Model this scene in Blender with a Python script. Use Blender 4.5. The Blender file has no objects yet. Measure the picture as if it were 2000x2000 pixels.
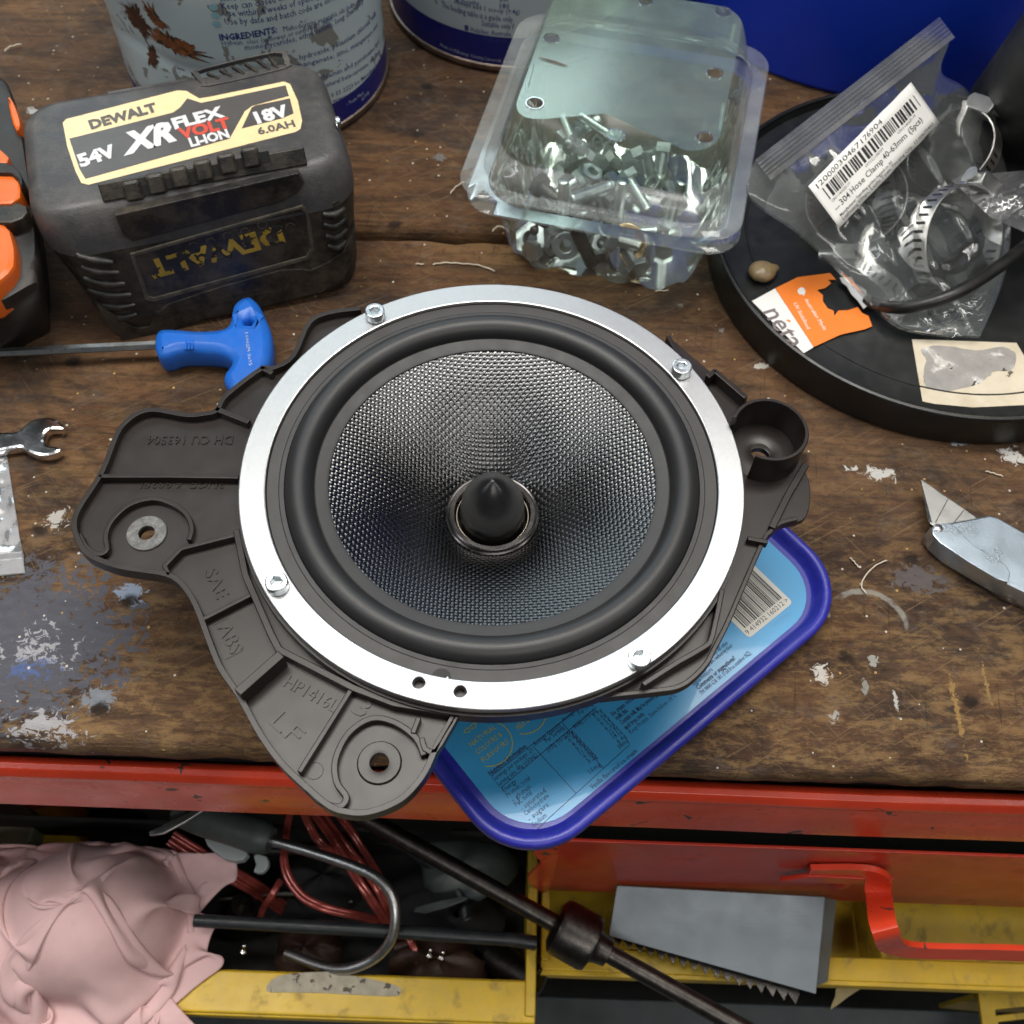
import bpy, bmesh, math, random
import numpy as np
from mathutils import Vector, Matrix

# ------------------------------------------------------------------ camera
S = 0.001                                   # everything below is written in millimetres
F = 2006.0                                  # focal length in pixels of the 2000 px photograph
CAM = np.array([6.94, -190.08, 347.90])
FW = np.array([0.0, 0.51966824, -0.85436814])
RT = np.array([0.99935373, 0.03071115, 0.01868001])
UPV = np.array([-0.03594604, 0.85381599, 0.51933239])
scn = bpy.context.scene
col = scn.collection
cam_data = bpy.data.cameras.new("camera")
cam_data.sensor_width = 36.0
cam_data.lens = 36.0 * F / 2000.0
cam_data.clip_start = 0.01
cam_data.clip_end = 50.0
cam = bpy.data.objects.new("camera", cam_data)
col.objects.link(cam)
mw = Matrix.Identity(4)
for i in range(3):
    mw[i][0] = RT[i]; mw[i][1] = UPV[i]; mw[i][2] = -FW[i]; mw[i][3] = CAM[i] * S
cam.matrix_world = mw
cam_data.dof.use_dof = True
cam_data.dof.focus_distance = 0.345
cam_data.dof.aperture_fstop = 20.0
scn.camera = cam

# ------------------------------------------------------------------ light
world = bpy.data.worlds.new("World")
scn.world = world
world.use_nodes = True
bg = world.node_tree.nodes["Background"]
bg.inputs[0].default_value = (0.86, 0.93, 1.0, 1)
bg.inputs[1].default_value = 0.04

def area(name, loc, target, sx, sy, power, color):
    l = bpy.data.lights.new(name, 'AREA')
    l.shape = 'RECTANGLE'; l.size = sx; l.size_y = sy
    l.energy = power; l.color = color
    o = bpy.data.objects.new(name, l)
    col.objects.link(o)
    o.location = loc
    o.rotation_euler = (Vector(target) - Vector(loc)).to_track_quat('-Z', 'Y').to_euler()
    return o
# fluorescent battens on the workshop ceiling and the open door behind the bench
area("ceiling_batten", (-0.05, 0.31, 1.55), (0, 0.05, 0), 1.5, 0.46, 25.0, (1.0, 0.965, 0.90))
area("ceiling_batten_right", (1.05, -0.30, 1.45), (0, 0, 0), 0.16, 1.2, 4.5, (1.0, 0.97, 0.92))
area("ceiling_batten_left", (-1.15, -0.25, 1.45), (0, 0, 0), 0.16, 1.2, 5.0, (0.93, 0.97, 1.0))
area("ceiling_batten_front", (0.35, -1.35, 1.75), (0, -0.1, 0), 1.3, 0.3, 9.0, (1.0, 0.97, 0.93))
area("open_door", (-0.75, 2.4, 1.55), (0, 0, 0.0), 2.0, 1.3, 19.0, (0.74, 0.90, 0.98))

scn.view_settings.view_transform = 'Standard'
scn.view_settings.look = 'None'
scn.view_settings.gamma = 1.0
scn.view_settings.use_curve_mapping = False
scn.view_settings.exposure = 0.25
scn.cycles.max_bounces = 6
scn.cycles.diffuse_bounces = 2
scn.cycles.glossy_bounces = 3
scn.cycles.transparent_max_bounces = 24
scn.cycles.caustics_reflective = False
scn.cycles.caustics_refractive = False

# ------------------------------------------------------------------ helpers: geometry in mm
rng = np.random.default_rng(7)
random.seed(7)
PI = math.pi
K = 2000.0 / 1932.0

def ray(px, py):
    return FW + RT * ((px - 1000) / F) + UPV * ((1000 - py) / F)
def U(px, py, z):
    """point of height z (mm) seen at photo pixel (px, py)"""
    d = ray(px, py)
    return CAM + d * ((z - CAM[2]) / d[2])
def u(x, y, z):
    return U(x * K, y * K, z)
def UP(px, py, p0, n):
    d = ray(px, py); p0 = np.asarray(p0, float); n = np.asarray(n, float)
    return CAM + d * (((p0 - CAM) @ n) / (d @ n))
def UY(px, py, y):
    return UP(px, py, (0, y, 0), (0, 1, 0))
def A(*p):
    return np.array(p, float)
def unit(v):
    v = np.asarray(v, float); return v / np.linalg.norm(v)

def join(*gs):
    vs, fs, n = [], [], 0
    for v, f in gs:
        v = np.asarray(v, float).reshape(-1, 3)
        vs.append(v); fs += [tuple(i + n for i in q) for q in f]; n += len(v)
    return np.concatenate(vs), fs
def xf(g, R=None, t=(0, 0, 0)):
    v = np.asarray(g[0], float)
    if R is not None: v = v @ np.asarray(R).T
    return v + np.asarray(t, float), g[1]
def rotz(a):
    c, s = math.cos(a), math.sin(a)
    return np.array([[c, -s, 0], [s, c, 0], [0, 0, 1.]])
def frame(axis, up=(0, 0, 1)):
    """3x3 whose columns are x,y,z with z along axis"""
    z = unit(axis); up = np.asarray(up, float)
    if abs(z @ unit(up)) > .98: up = np.array([1., 0, 0])
    x = unit(np.cross(up, z)); y = np.cross(z, x)
    return np.stack([x, y, z], 1)
def loft(loops, cap0=True, cap1=True, closed=True):
    n = len(loops[0]); v = np.concatenate([np.asarray(l, float) for l in loops]); f = []
    for k in range(len(loops) - 1):
        for i in range(n if closed else n - 1):
            j = (i + 1) % n
            f.append((k * n + i, k * n + j, (k + 1) * n + j, (k + 1) * n + i))
    if cap0: f.append(tuple(range(n))[::-1])
    if cap1: f.append(tuple(range((len(loops) - 1) * n, len(loops) * n)))
    return v, f
def lathe(prof, n=96, c=(0, 0, 0), closed=False, a0=0, a1=2 * PI):
    full = abs(a1 - a0 - 2 * PI) < 1e-6
    m = n if full else n + 1
    t = a0 + (a1 - a0) * np.arange(m) / n
    prof = np.asarray(prof, float); k = len(prof)
    v = np.zeros((m, k, 3))
    v[:, :, 0] = np.cos(t)[:, None] * prof[None, :, 0] + c[0]
    v[:, :, 1] = np.sin(t)[:, None] * prof[None, :, 0] + c[1]
    v[:, :, 2] = prof[None, :, 1] + c[2]
    f = []
    for i in range(n):
        j = (i + 1) % m
        for q in range(k if closed else k - 1):
            r = (q + 1) % k
            f.append((i * k + q, j * k + q, j * k + r, i * k + r))
    if not full and closed:
        f.append(tuple(range(k))); f.append(tuple(range((m - 1) * k, m * k))[::-1])
    return v.reshape(-1, 3), f
def rrect(w, h, r, z=0, n=6, c=(0, 0)):
    pts = []
    for cx, cy, a in ((w/2-r, h/2-r, 0), (-w/2+r, h/2-r, PI/2), (-w/2+r, -h/2+r, PI), (w/2-r, -h/2+r, 1.5*PI)):
        for k in range(n + 1):
            b = a + PI / 2 * k / n
            pts.append((c[0] + cx + r * math.cos(b), c[1] + cy + r * math.sin(b), z))
    return np.array(pts)
def circle(cx, cy, r, n=32, z=0, a0=0):
    t = a0 + 2 * PI * np.arange(n) / n
    return np.stack([cx + r * np.cos(t), cy + r * np.sin(t), np.full(n, float(z))], 1)
def smooth(pts, n=6, closed=True):
    """Catmull-Rom through pts"""
    p = np.asarray(pts, float); N = len(p); out = []
    for i in range(N if closed else N - 1):
        if closed: a, b, c, d = p[(i-1) % N], p[i], p[(i+1) % N], p[(i+2) % N]
        else: a, b, c, d = p[max(i-1, 0)], p[i], p[i+1], p[min(i+2, N-1)]
        for k in range(n):
            t = k / n
            out.append(.5 * ((2*b) + (c-a)*t + (2*a-5*b+4*c-d)*t*t + (3*b-a-3*c+d)*t**3))
    if not closed: out.append(p[-1])
    return np.array(out)
def tube(path, r, n=12, cap=True, prof=None, up=(0, 0, 1)):
    p = np.asarray(path, float); N = len(p)
    rs = np.full(N, float(r)) if np.isscalar(r) else np.asarray(r, float)
    t = np.gradient(p, axis=0); t /= np.linalg.norm(t, axis=1)[:, None] + 1e-12
    x = np.cross(up, t[0]); x = x / (np.linalg.norm(x) + 1e-12)
    if not np.isfinite(x).all() or np.linalg.norm(x) < .5: x = unit(np.cross((1, 0, .1), t[0]))
    loops = []
    for i in range(N):
        x = x - t[i] * (x @ t[i]); x /= np.linalg.norm(x); y = np.cross(t[i], x)
        if prof is None:
            a = 2 * PI * np.arange(n) / n
            loops.append(p[i] + rs[i] * (np.cos(a)[:, None] * x + np.sin(a)[:, None] * y))
        else:
            q = np.asarray(prof, float)
            loops.append(p[i] + q[:, :1] * x + q[:, 1:] * y)
    return loft(loops, cap, cap)
def box(x0, x1, y0, y1, z0, z1):
    v = [(x, y, z) for z in (z0, z1) for x, y in ((x0, y0), (x1, y0), (x1, y1), (x0, y1))]
    return np.array(v, float), [(3, 2, 1, 0), (4, 5, 6, 7), (0, 1, 5, 4), (1, 2, 6, 5), (2, 3, 7, 6), (3, 0, 4, 7)]
def prism(pts, z0, z1):
    p = np.asarray(pts, float)[:, :2]; n = len(p)
    area2 = sum(p[i][0]*p[(i+1) % n][1] - p[(i+1) % n][0]*p[i][1] for i in range(n))
    if area2 < 0: p = p[::-1]
    return loft([np.c_[p, np.full(n, z0)], np.c_[p, np.full(n, z1)]])
def plate(outlines, z0, z1, bevel=0.0):
    """filled 2D outlines (holes by even-odd) extruded z0..z1"""
    c = bpy.data.curves.new("tmp", 'CURVE'); c.dimensions = '2D'; c.fill_mode = 'BOTH'
    for o in outlines:
        o = np.asarray(o, float)
        s = c.splines.new('POLY'); s.points.add(len(o) - 1)
        s.points.foreach_set('co', np.c_[o[:, :2], np.zeros(len(o)), np.ones(len(o))].ravel())
        s.use_cyclic_u = True
    c.extrude = max((z1 - z0) / 2 - bevel, 1e-4)
    if bevel: c.bevel_depth = bevel; c.bevel_resolution = 1; c.offset = -bevel
    return _curve_geo(c, (z0 + z1) / 2)
def _curve_geo(c, zc=0.0):
    o = bpy.data.objects.new("tmp", c); col.objects.link(o)
    dg = bpy.context.evaluated_depsgraph_get(); dg.update()
    me = bpy.data.meshes.new_from_object(o.evaluated_get(dg))
    v = np.zeros(len(me.vertices) * 3); me.vertices.foreach_get('co', v)
    f = [tuple(p.vertices) for p in me.polygons]
    bpy.data.objects.remove(o); bpy.data.curves.remove(c); bpy.data.meshes.remove(me)
    v = v.reshape(-1, 3); v[:, 2] += zc
    return v, f
def wall(path, th, z0, z1, closed=False):
    """a rib of thickness th standing along a 2D polyline"""
    p = np.asarray(path, float)[:, :2]; N = len(p); L = []; R = []
    for i in range(N):
        if closed: a, b = p[i] - p[i-1], p[(i+1) % N] - p[i]
        else: a = p[i] - p[max(i-1, 0)]; b = p[min(i+1, N-1)] - p[i]
        if np.linalg.norm(a) < 1e-9: a = b
        if np.linalg.norm(b) < 1e-9: b = a
        a = unit(a); b = unit(b); na = A(-a[1], a[0]); nb = A(-b[1], b[0])
        m = unit(na + nb); k = min(1 / max(m @ na, .35), 2.0) * th / 2
        L.append(p[i] + m * k); R.append(p[i] - m * k)
    L, R = np.array(L), np.array(R)
    loops = []
    for i in range(N):
        loops.append([(*L[i], z0), (*R[i], z0), (*R[i], z1), (*L[i], z1)])
    if closed: loops.append(loops[0]); return loft(loops, False, False)
    return loft(loops)
def grid(fn, nu, nv):
    v = np.array([[fn(i / (nu - 1), j / (nv - 1)) for i in range(nu)] for j in range(nv)], float).reshape(-1, 3)
    f = [(j*nu+i, j*nu+i+1, (j+1)*nu+i+1, (j+1)*nu+i) for j in range(nv-1) for i in range(nu-1)]
    return v, f
_perm = np.random.default_rng(3).random((64, 64))
def vnoise(x, y):
    xi, yi = math.floor(x), math.floor(y); fx, fy = x - xi, y - yi
    fx = fx*fx*(3-2*fx); fy = fy*fy*(3-2*fy)
    g = lambda i, j: _perm[i % 64, j % 64]
    return ((g(xi, yi)*(1-fx)+g(xi+1, yi)*fx)*(1-fy) + (g(xi, yi+1)*(1-fx)+g(xi+1, yi+1)*fx)*fy)*2-1

# ------------------------------------------------------------------ helpers: objects
BASE = {}
def tag(o, label=None, cat=None, group=None, kind=None):
    if label: o['label'] = label
    if cat: o['category'] = cat
    if group: o['group'] = group
    if kind: o['kind'] = kind
    return o
def thing(name, label, cat, base, group=None, kind=None):
    o = bpy.data.objects.new(name, None); col.objects.link(o)
    o.empty_display_size = .01
    o.location = Vector(np.asarray(base, float) * S)
    BASE[o] = np.asarray(base, float)
    return tag(o, label, cat, group, kind)
def mesh(name, g, mat, parent=None, base=None, ang=38, bevel=0, seg=2, solid=0, sub=0, uv=None, wn=False):
    v, f = g; v = np.asarray(v, float).reshape(-1, 3)
    if parent is not None: b = BASE[parent]
    elif base is not None: b = np.asarray(base, float)
    else: b = A((v[:, 0].min()+v[:, 0].max())/2, (v[:, 1].min()+v[:, 1].max())/2, v[:, 2].min())
    me = bpy.data.meshes.new(name)
    me.from_pydata(((v - b) * S).tolist(), [], [tuple(int(i) for i in q) for q in f])
    me.validate()
    if uv is not None:
        l = me.uv_layers.new(name="UVMap"); l.data.foreach_set('uv', np.asarray(uv, np.float32).ravel())
    if isinstance(mat, (list, tuple)):
        for m in mat: me.materials.append(m)
    else: me.materials.append(mat)
    me.shade_smooth()
    me.set_sharp_from_angle(angle=math.radians(ang))
    o = bpy.data.objects.new(name, me); col.objects.link(o)
    BASE[o] = b
    if parent is not None: o.parent = parent
    else: o.location = Vector(b * S)
    if solid:
        m = o.modifiers.new("thickness", 'SOLIDIFY'); m.thickness = solid * S; m.offset = 0
    if bevel:
        m = o.modifiers.new("edges", 'BEVEL'); m.width = bevel * S; m.segments = seg
        m.limit_method = 'ANGLE'; m.angle_limit = math.radians(40)
        m.harden_normals = True
    if ang <= 40 and not bevel:
        m = o.modifiers.new('normals', 'WEIGHTED_NORMAL'); m.weight = 100; m.keep_sharp = True
    if sub:
        m = o.modifiers.new("sub", 'SUBSURF'); m.levels = sub; m.render_levels = sub
    return o
def dup(src, parent=None, shift=(0, 0, 0), rot=0.0):
    """copy one object (shared mesh); shift in mm, rot about its own z"""
    o = src.copy(); col.objects.link(o)
    if parent is not None: o.parent = parent
    o.location = src.location + Vector(np.asarray(shift, float) * S)
    if rot: o.rotation_euler.z += rot
    BASE[o] = BASE[src]
    return o
def text_geo(body, bold=0.0, res=2, spacing=1.0, shear=0.0, ext=0.0):
    c = bpy.data.curves.new("tmp", 'FONT'); c.body = body; c.size = 10.0; c.resolution_u = res
    c.offset = bold; c.space_character = spacing; c.shear = shear; c.extrude = ext
    c.fill_mode = 'FRONT' if ext == 0 else 'BOTH'
    return _curve_geo(c)
def text(body, O, X, Y, mat, parent, w=None, h=None, bold=0.0, res=2, name="lettering", ext=0.0,
         warp=None, spacing=1.0, shear=0.0, lift=0.0):
    """flat lettering: O baseline start, X/Y unit directions (mm world); w,h = size of its box"""
    v, f = text_geo(body, bold, res, spacing, shear, ext)
    x0, x1 = v[:, 0].min(), v[:, 0].max(); y0, y1 = v[:, 1].min(), v[:, 1].max()
    sx = w / (x1 - x0) if w else None
    sy = h / 7.0 if h else None
    if sx is None: sx = sy
    if sy is None: sy = sx
    X = np.asarray(X, float); Y = np.asarray(Y, float); N = np.cross(X, Y)
    a = (v[:, 0] - x0) * sx; b = v[:, 1] * sy; c = v[:, 2] * 1.0
    if warp is not None: P = warp(a, b, c)
    else: P = np.asarray(O, float) + a[:, None] * X + b[:, None] * Y + (c + lift)[:, None] * N
    return mesh(name, (P, f), mat, parent, ang=30)
def textpx(body, p0, p1, z, mat, parent, h, up=1, **kw):
    """text whose baseline runs from pixel p0 to p1 on the level z; up=1: letters point away from the viewer's right hand rule"""
    a, b = U(*p0, z), U(*p1, z); X = unit(b - a); Y = A(-X[1], X[0], 0) * up
    return text(body, a, X, Y, mat, parent, w=np.linalg.norm(b - a), h=h, **kw)

# ------------------------------------------------------------------ helpers: materials
def _nt(name):
    m = bpy.data.materials.new(name); m.use_nodes = True
    nt = m.node_tree; b = nt.nodes["Principled BSDF"]
    return m, nt, b
def rgb(c): return (*c, 1.0) if len(c) == 3 else c
class N:
    """tiny node helper"""
    def __init__(s, nt): s.nt = nt
    def new(s, t, **kw):
        n = s.nt.nodes.new(t)
        for k, v in kw.items(): setattr(n, k, v)
        return n
    def link(s, a, b): s.nt.links.new(a, b)
    def set(s, sock, v):
        if hasattr(v, 'links') or isinstance(v, bpy.types.NodeSocket): s.link(v, sock)
        else: sock.default_value = rgb(v) if isinstance(v, tuple) and sock.type == 'RGBA' else v
    def coord(s, kind='Object', scale=None, loc=None, rot=None):
        t = s.new('ShaderNodeTexCoord').outputs[kind]
        if scale is None and loc is None and rot is None: return t
        m = s.new('ShaderNodeMapping')
        s.link(t, m.inputs[0])
        if scale: m.inputs['Scale'].default_value = scale
        if loc: m.inputs['Location'].default_value = loc
        if rot: m.inputs['Rotation'].default_value = rot
        return m.outputs[0]
    def noise(s, vec, scale, detail=4, rough=.55, dist=0.0, out=0):
        n = s.new('ShaderNodeTexNoise')
        s.link(vec, n.inputs['Vector']); n.inputs['Scale'].default_value = scale
        n.inputs['Detail'].default_value = detail; n.inputs['Roughness'].default_value = rough
        n.inputs['Distortion'].default_value = dist
        return n.outputs[out]
    def ramp(s, fac, stops, interp='LINEAR'):
        r = s.new('ShaderNodeValToRGB'); s.link(fac, r.inputs[0]); e = r.color_ramp; e.interpolation = interp
        while len(e.elements) < len(stops): e.elements.new(.5)
        for k, (p, c) in enumerate(stops):
            e.elements[k].position = p
            e.elements[k].color = rgb(c) if isinstance(c, tuple) else (c, c, c, 1)
        return r.outputs[0]
    def math(s, op, a, b=0.0, clamp=False):
        n = s.new('ShaderNodeMath', operation=op); n.use_clamp = clamp
        s.set(n.inputs[0], a); s.set(n.inputs[1], b); return n.outputs[0]
    def mix(s, fac, a, b, blend='MIX'):
        n = s.new('ShaderNodeMix', data_type='RGBA', blend_type=blend)
        s.set(n.inputs[0], fac); s.set(n.inputs[6], a); s.set(n.inputs[7], b); return n.outputs[2]
    def bump(s, h, strength=.3, dist=.001, normal=None):
        n = s.new('ShaderNodeBump'); s.link(h, n.inputs['Height'])
        n.inputs['Strength'].default_value = strength; n.inputs['Distance'].default_value = dist
        if normal is not None: s.link(normal, n.inputs['Normal'])
        return n.outputs[0]
def M(name, c, rough=.45, metal=0.0, var=.18, vs=70, dust=None, chips=None, bump=.15, bs=900, spec=.5,
      coat=0.0, rvar=.12, grime=None, scratch=0.0):
    """general painted / moulded surface: colour variation, dust film, chips, grime, fine relief"""
    m, nt, b = _nt(name); n = N(nt); co = n.coord()
    a = n.noise(co, vs, 3, .6)
    dk = tuple(x * (1 - var) for x in c); lt = tuple(min(1, x * (1 + var)) for x in c)
    colr = n.ramp(a, [(.3, dk), (.7, lt)])
    ro = n.math('ADD', n.math('MULTIPLY', n.math('SUBTRACT', n.noise(co, vs * 2.3, 2), .5), rvar * 2), rough, True)
    if grime:
        gc, lo, hi, gs = grime
        gm = n.ramp(n.noise(co, gs, 4, .65, .4), [(lo, 0.0), (hi, 1.0)])
        colr = n.mix(gm, colr, gc); ro = n.math('ADD', ro, n.math('MULTIPLY', gm, .2), True)
    if dust:
        dc, amt, ds = dust
        dm = n.math('MULTIPLY', n.ramp(n.noise(co, ds, 5, .75), [(.42, 0.0), (.78, 1.0)]), amt)
        colr = n.mix(dm, colr, dc); ro = n.math('ADD', ro, n.math('MULTIPLY', dm, .35), True)
    if chips:
        cc, lo, cs = chips
        cm = n.ramp(n.noise(co, cs, 3, .6, .6), [(lo, 0.0), (lo + .015, 1.0)])
        colr = n.mix(cm, colr, cc); ro = n.math('ADD', ro, n.math('MULTIPLY', cm, .25), True)
    n.link(colr, b.inputs['Base Color']); n.link(ro, b.inputs['Roughness'])
    b.inputs['Metallic'].default_value = metal
    b.inputs['Specular IOR Level'].default_value = spec
    b.inputs['Coat Weight'].default_value = coat
    h = n.noise(co, bs, 1, .6); nn = None
    if bump: nn = n.bump(h, bump, .0004)
    if chips and bump > 9: nn = n.bump(n.math('SUBTRACT', 1.0, cm), .5, .0003, nn)
    if scratch:
        sc = n.noise(n.coord(scale=(40, 1200, 400), rot=(0, 0, .5)), 1.0, 3, .6)
        nn = n.bump(sc, scratch, .0003, nn)
    if nn is not None: n.link(nn, b.inputs['Normal'])
    return m
def FILM(name, tint=(.93, .96, .95), haze=.10, hazecol=(.75, .8, .78), rough=.07, edge=1.5, bump=0.0, bs=120, crease=0.0, gloss=1.1):
    """thin clear plastic sheet: mostly see-through, glossy, a little milky"""
    m, nt, b = _nt(name); n = N(nt); co = n.coord()
    nt.nodes.remove(b); out = nt.nodes["Material Output"]
    nn = None
    if bump: nn = n.bump(n.noise(co, bs, 2, .5, .3), bump, .0015)
    if crease:
        r = n.math('ABSOLUTE', n.math('SUBTRACT', n.noise(co, 28, 3, .5, 1.2), .5))
        nn = n.bump(n.ramp(r, [(0, 1.0), (.09, 0.0)]), crease, .0012, nn)
    tr = n.new('ShaderNodeBsdfTransparent'); tr.inputs[0].default_value = rgb(tint)
    di = n.new('ShaderNodeBsdfDiffuse'); di.inputs[0].default_value = rgb(hazecol)
    gl = n.new('ShaderNodeBsdfGlossy'); gl.inputs[0].default_value = (1, 1, 1, 1); gl.inputs['Roughness'].default_value = rough
    fr = n.new('ShaderNodeFresnel'); fr.inputs[0].default_value = edge
    if nn is not None:
        n.link(nn, gl.inputs['Normal']); n.link(nn, fr.inputs['Normal'])
    hz = n.math('MULTIPLY', n.ramp(n.noise(co, 45, 5, .6), [(.3, .55), (.75, 1.5)]), haze)
    m1 = n.new('ShaderNodeMixShader'); n.link(hz, m1.inputs[0]); n.link(tr.outputs[0], m1.inputs[1]); n.link(di.outputs[0], m1.inputs[2])
    m2 = n.new('ShaderNodeMixShader'); n.link(n.math('MINIMUM', n.math('MULTIPLY', fr.outputs[0], gloss), .62), m2.inputs[0])
    n.link(m1.outputs[0], m2.inputs[1]); n.link(gl.outputs[0], m2.inputs[2])
    n.link(m2.outputs[0], out.inputs[0])
    return m
def INK(name, c, rough=.5):
    m, nt, b = _nt(name); b.inputs['Base Color'].default_value = rgb(c); b.inputs['Roughness'].default_value = rough
    n = N(nt); co = n.coord()
    w = n.noise(co, 900, 3); n.link(n.mix(n.ramp(w, [(.25, 0.25), (.6, 0.0)]), rgb(c), tuple(x*.5+.15 for x in c)), b.inputs['Base Color'])
    return m

def wood_material():
    m, nt, b = _nt("old_bench_wood"); n = N(nt)
    geo = n.new('ShaderNodeNewGeometry').outputs['Position']
    sep = n.new('ShaderNodeSeparateXYZ'); n.link(geo, sep.inputs[0])
    oi = n.new('ShaderNodeObjectInfo')
    cm = n.new('ShaderNodeCombineXYZ')
    n.link(n.math('ADD', sep.outputs[0], n.math('MULTIPLY', oi.outputs['Random'], 3.0)), cm.inputs[0])
    n.link(n.math('ADD', sep.outputs[1], n.math('MULTIPLY', sep.outputs[2], .8)), cm.inputs[1])
    P = cm.outputs[0]
    def nz(sx, sy, detail, rough=.6, dist=0.0, rot=0.0):
        mp = n.new('ShaderNodeMapping', vector_type='TEXTURE' if rot else 'POINT'); n.link(P, mp.inputs[0]); mp.inputs['Scale'].default_value = (1/sx, 1/sy, 1) if rot else (sx, sy, 1)
        mp.inputs['Rotation'].default_value = (0, 0, rot)
        t = n.new('ShaderNodeTexNoise', noise_dimensions='2D'); n.link(mp.outputs[0], t.inputs['Vector'])
        t.inputs['Scale'].default_value = 1.0; t.inputs['Detail'].default_value = detail; t.inputs['Roughness'].default_value = rough
        t.inputs['Distortion'].default_value = dist
        return t.outputs[0]
    big = nz(7, 18, 3, .6, .5)
    grain = nz(16, 260, 3, .65, .3)
    fine = nz(110, 1500, 3, .7)
    blot = nz(13, 21, 5, .66, .9)
    mott = nz(210, 330, 6, .80, .25)
    c = n.ramp(big, [(.28, (.056, .024, .011)), (.5, (.132, .062, .027)), (.72, (.215, .112, .048))])
    c = n.mix(n.ramp(grain, [(.34, .62), (.56, 0.0)]), c, (.028, .014, .008))
    c = n.mix(n.math('MULTIPLY', n.ramp(fine, [(.50, 0.0), (.75, 1.0)]), .35), c, (.22, .135, .065))
    c = n.mix(n.math('MULTIPLY', n.ramp(blot, [(.47, 0.0), (.62, 1.0)]), .72), c, (.024, .016, .013))
    c = n.mix(n.math('MULTIPLY', n.ramp(mott, [(.50, 0.0), (.68, 1.0)]), .62), c, (.030, .018, .012))
    c = n.mix(n.math('MULTIPLY', n.ramp(nz(5, 8, 3, .6, .5), [(.45, 0.0), (.62, 1.0)]), .25), c, (.066, .050, .044))
    front = n.ramp(n.math('MULTIPLY', n.math('ADD', sep.outputs[1], .09), 6.0), [(0.0, 1.0), (.5, .6), (1.0, .22)])
    wear = n.ramp(nz(60, 170, 6, .80, .15), [(.46, 0.0), (.62, 1.0)])
    c = n.mix(n.math('MULTIPLY', n.math('MULTIPLY', wear, front), .66), c, (.34, .205, .085))
    c = n.mix(n.math('MULTIPLY', n.ramp(nz(60, 80, 4, .78), [(.55, 0.0), (.85, 1.0)]), .32), c, (.21, .18, .155))
    for (rt, ln_, wd, lo_, cc) in ((.55, 26, 900, .665, (.26, .165, .085)), (-.9, 34, 1100, .68, (.23, .15, .085)), (1.45, 30, 1000, .70, (.020, .013, .010))):
        c = n.mix(n.math('MULTIPLY', n.ramp(nz(ln_, wd, 1, .5, 0.0, rt), [(lo_ + .04, 0.0), (lo_ + .10, 1.0)]), .4), c, cc)
    splats = [  # px, py (photo), radius x, radius y in mm, threshold, colour
        (50, 1260, 46, 40, .40, (.105, .105, .125)), (70, 1270, 36, 32, .60, (.40, .39, .41)), (60, 1310, 20, 12, .57, (.10, .14, .30)), (90, 1420, 30, 12, .56, (.42, .40, .41)),
        (255, 1158, 9, 6, .48, (.30, .36, .46)), (190, 1365, 9, 6, .44, (.22, .235, .26)),
        (230, 1500, 14, 3, .48, (.58, .56, .53)), (1720, 925, 13, 6, .53, (.60, .58, .55)),
        (1665, 915, 9, 3.5, .55, (.60, .58, .54)), (1880, 860, 12, 4, .50, (.44, .50, .54)), (1975, 890, 8, 6, .46, (.60, .58, .55)),
        (1605, 1315, 7, 9, .56, (.62, .58, .53)), (1625, 1395, 8, 8, .56, (.40, .38, .35)), (1705, 1290, 3.5, 5, .50, (.36, .345, .31)), (1690, 1340, 2.2, 5, .5, (.3, .29, .26)), (1750, 1370, 1.6, 7, .50, (.5, .49, .46)),
        (1800, 1130, 17, 10, .47, (.12, .10, .098)), (110, 1010, 8, 9, .54, (.52, .49, .45)),
        (1490, 715, 7, 2.5, .50, (.62, .58, .52)), (1530, 1000, 10, 8, .55, (.34, .31, .27)), (1870, 1390, 2.0, 26, .50, (.33, .20, .07)), (1925, 1330, 2.0, 20, .55, (.30, .19, .07)), (860, 305, 5, 6, .47, (.17, .16, .145)), (66, 215, 6, 5, .46, (.50, .49, .48))]
    sn = nz(300, 340, 3, .7, .6)
    nn2 = nz(75, 95, 2, .6)
    snb = n.math('ADD', n.math('MULTIPLY', sn, .6), n.math('MULTIPLY', nn2, .25))
    for (px, py, rx, ry, th, pc) in splats:
        q = U(px, py, 0) * S
        cx = n.new('ShaderNodeVectorMath', operation='SUBTRACT'); n.link(geo, cx.inputs[0]); cx.inputs[1].default_value = (float(q[0]), float(q[1]), 0)
        cs = n.new('ShaderNodeVectorMath', operation='MULTIPLY'); n.link(cx.outputs[0], cs.inputs[0]); cs.inputs[1].default_value = (1/(rx*S), 1/(ry*S), 0)
        ln = n.new('ShaderNodeVectorMath', operation='LENGTH'); n.link(cs.outputs[0], ln.inputs[0]); d = ln.outputs['Value']
        v = n.math('ADD', n.math('MULTIPLY', n.math('SUBTRACT', 1.0, d, True), .30), snb)
        v = n.math('SUBTRACT', v, n.math('MULTIPLY', n.math('GREATER_THAN', d, 1.0), 5.0))
        c = n.mix(n.ramp(v, [(th + .08, 0.0), (th + .115, 1.0)]), c, pc)
    for (px, py, r0, a_lo, th2) in [(1695, 1225, 15.0, -.05, .40), (1350, 640, 13.5, .15, .50)]:
        q = U(px, py, 0) * S
        dx = n.math('SUBTRACT', sep.outputs[0], float(q[0])); dy = n.math('SUBTRACT', sep.outputs[1], float(q[1]))
        d = n.math('SQRT', n.math('ADD', n.math('MULTIPLY', dx, dx), n.math('MULTIPLY', dy, dy)))
        ring = n.math('SUBTRACT', 1.0, n.math('DIVIDE', n.math('ABSOLUTE', n.math('SUBTRACT', d, r0 * S)), .0021), True)
        side = n.math('GREATER_THAN', n.math('ADD', dy, n.math('MULTIPLY', dx, .3)), a_lo * r0 * S)
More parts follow.
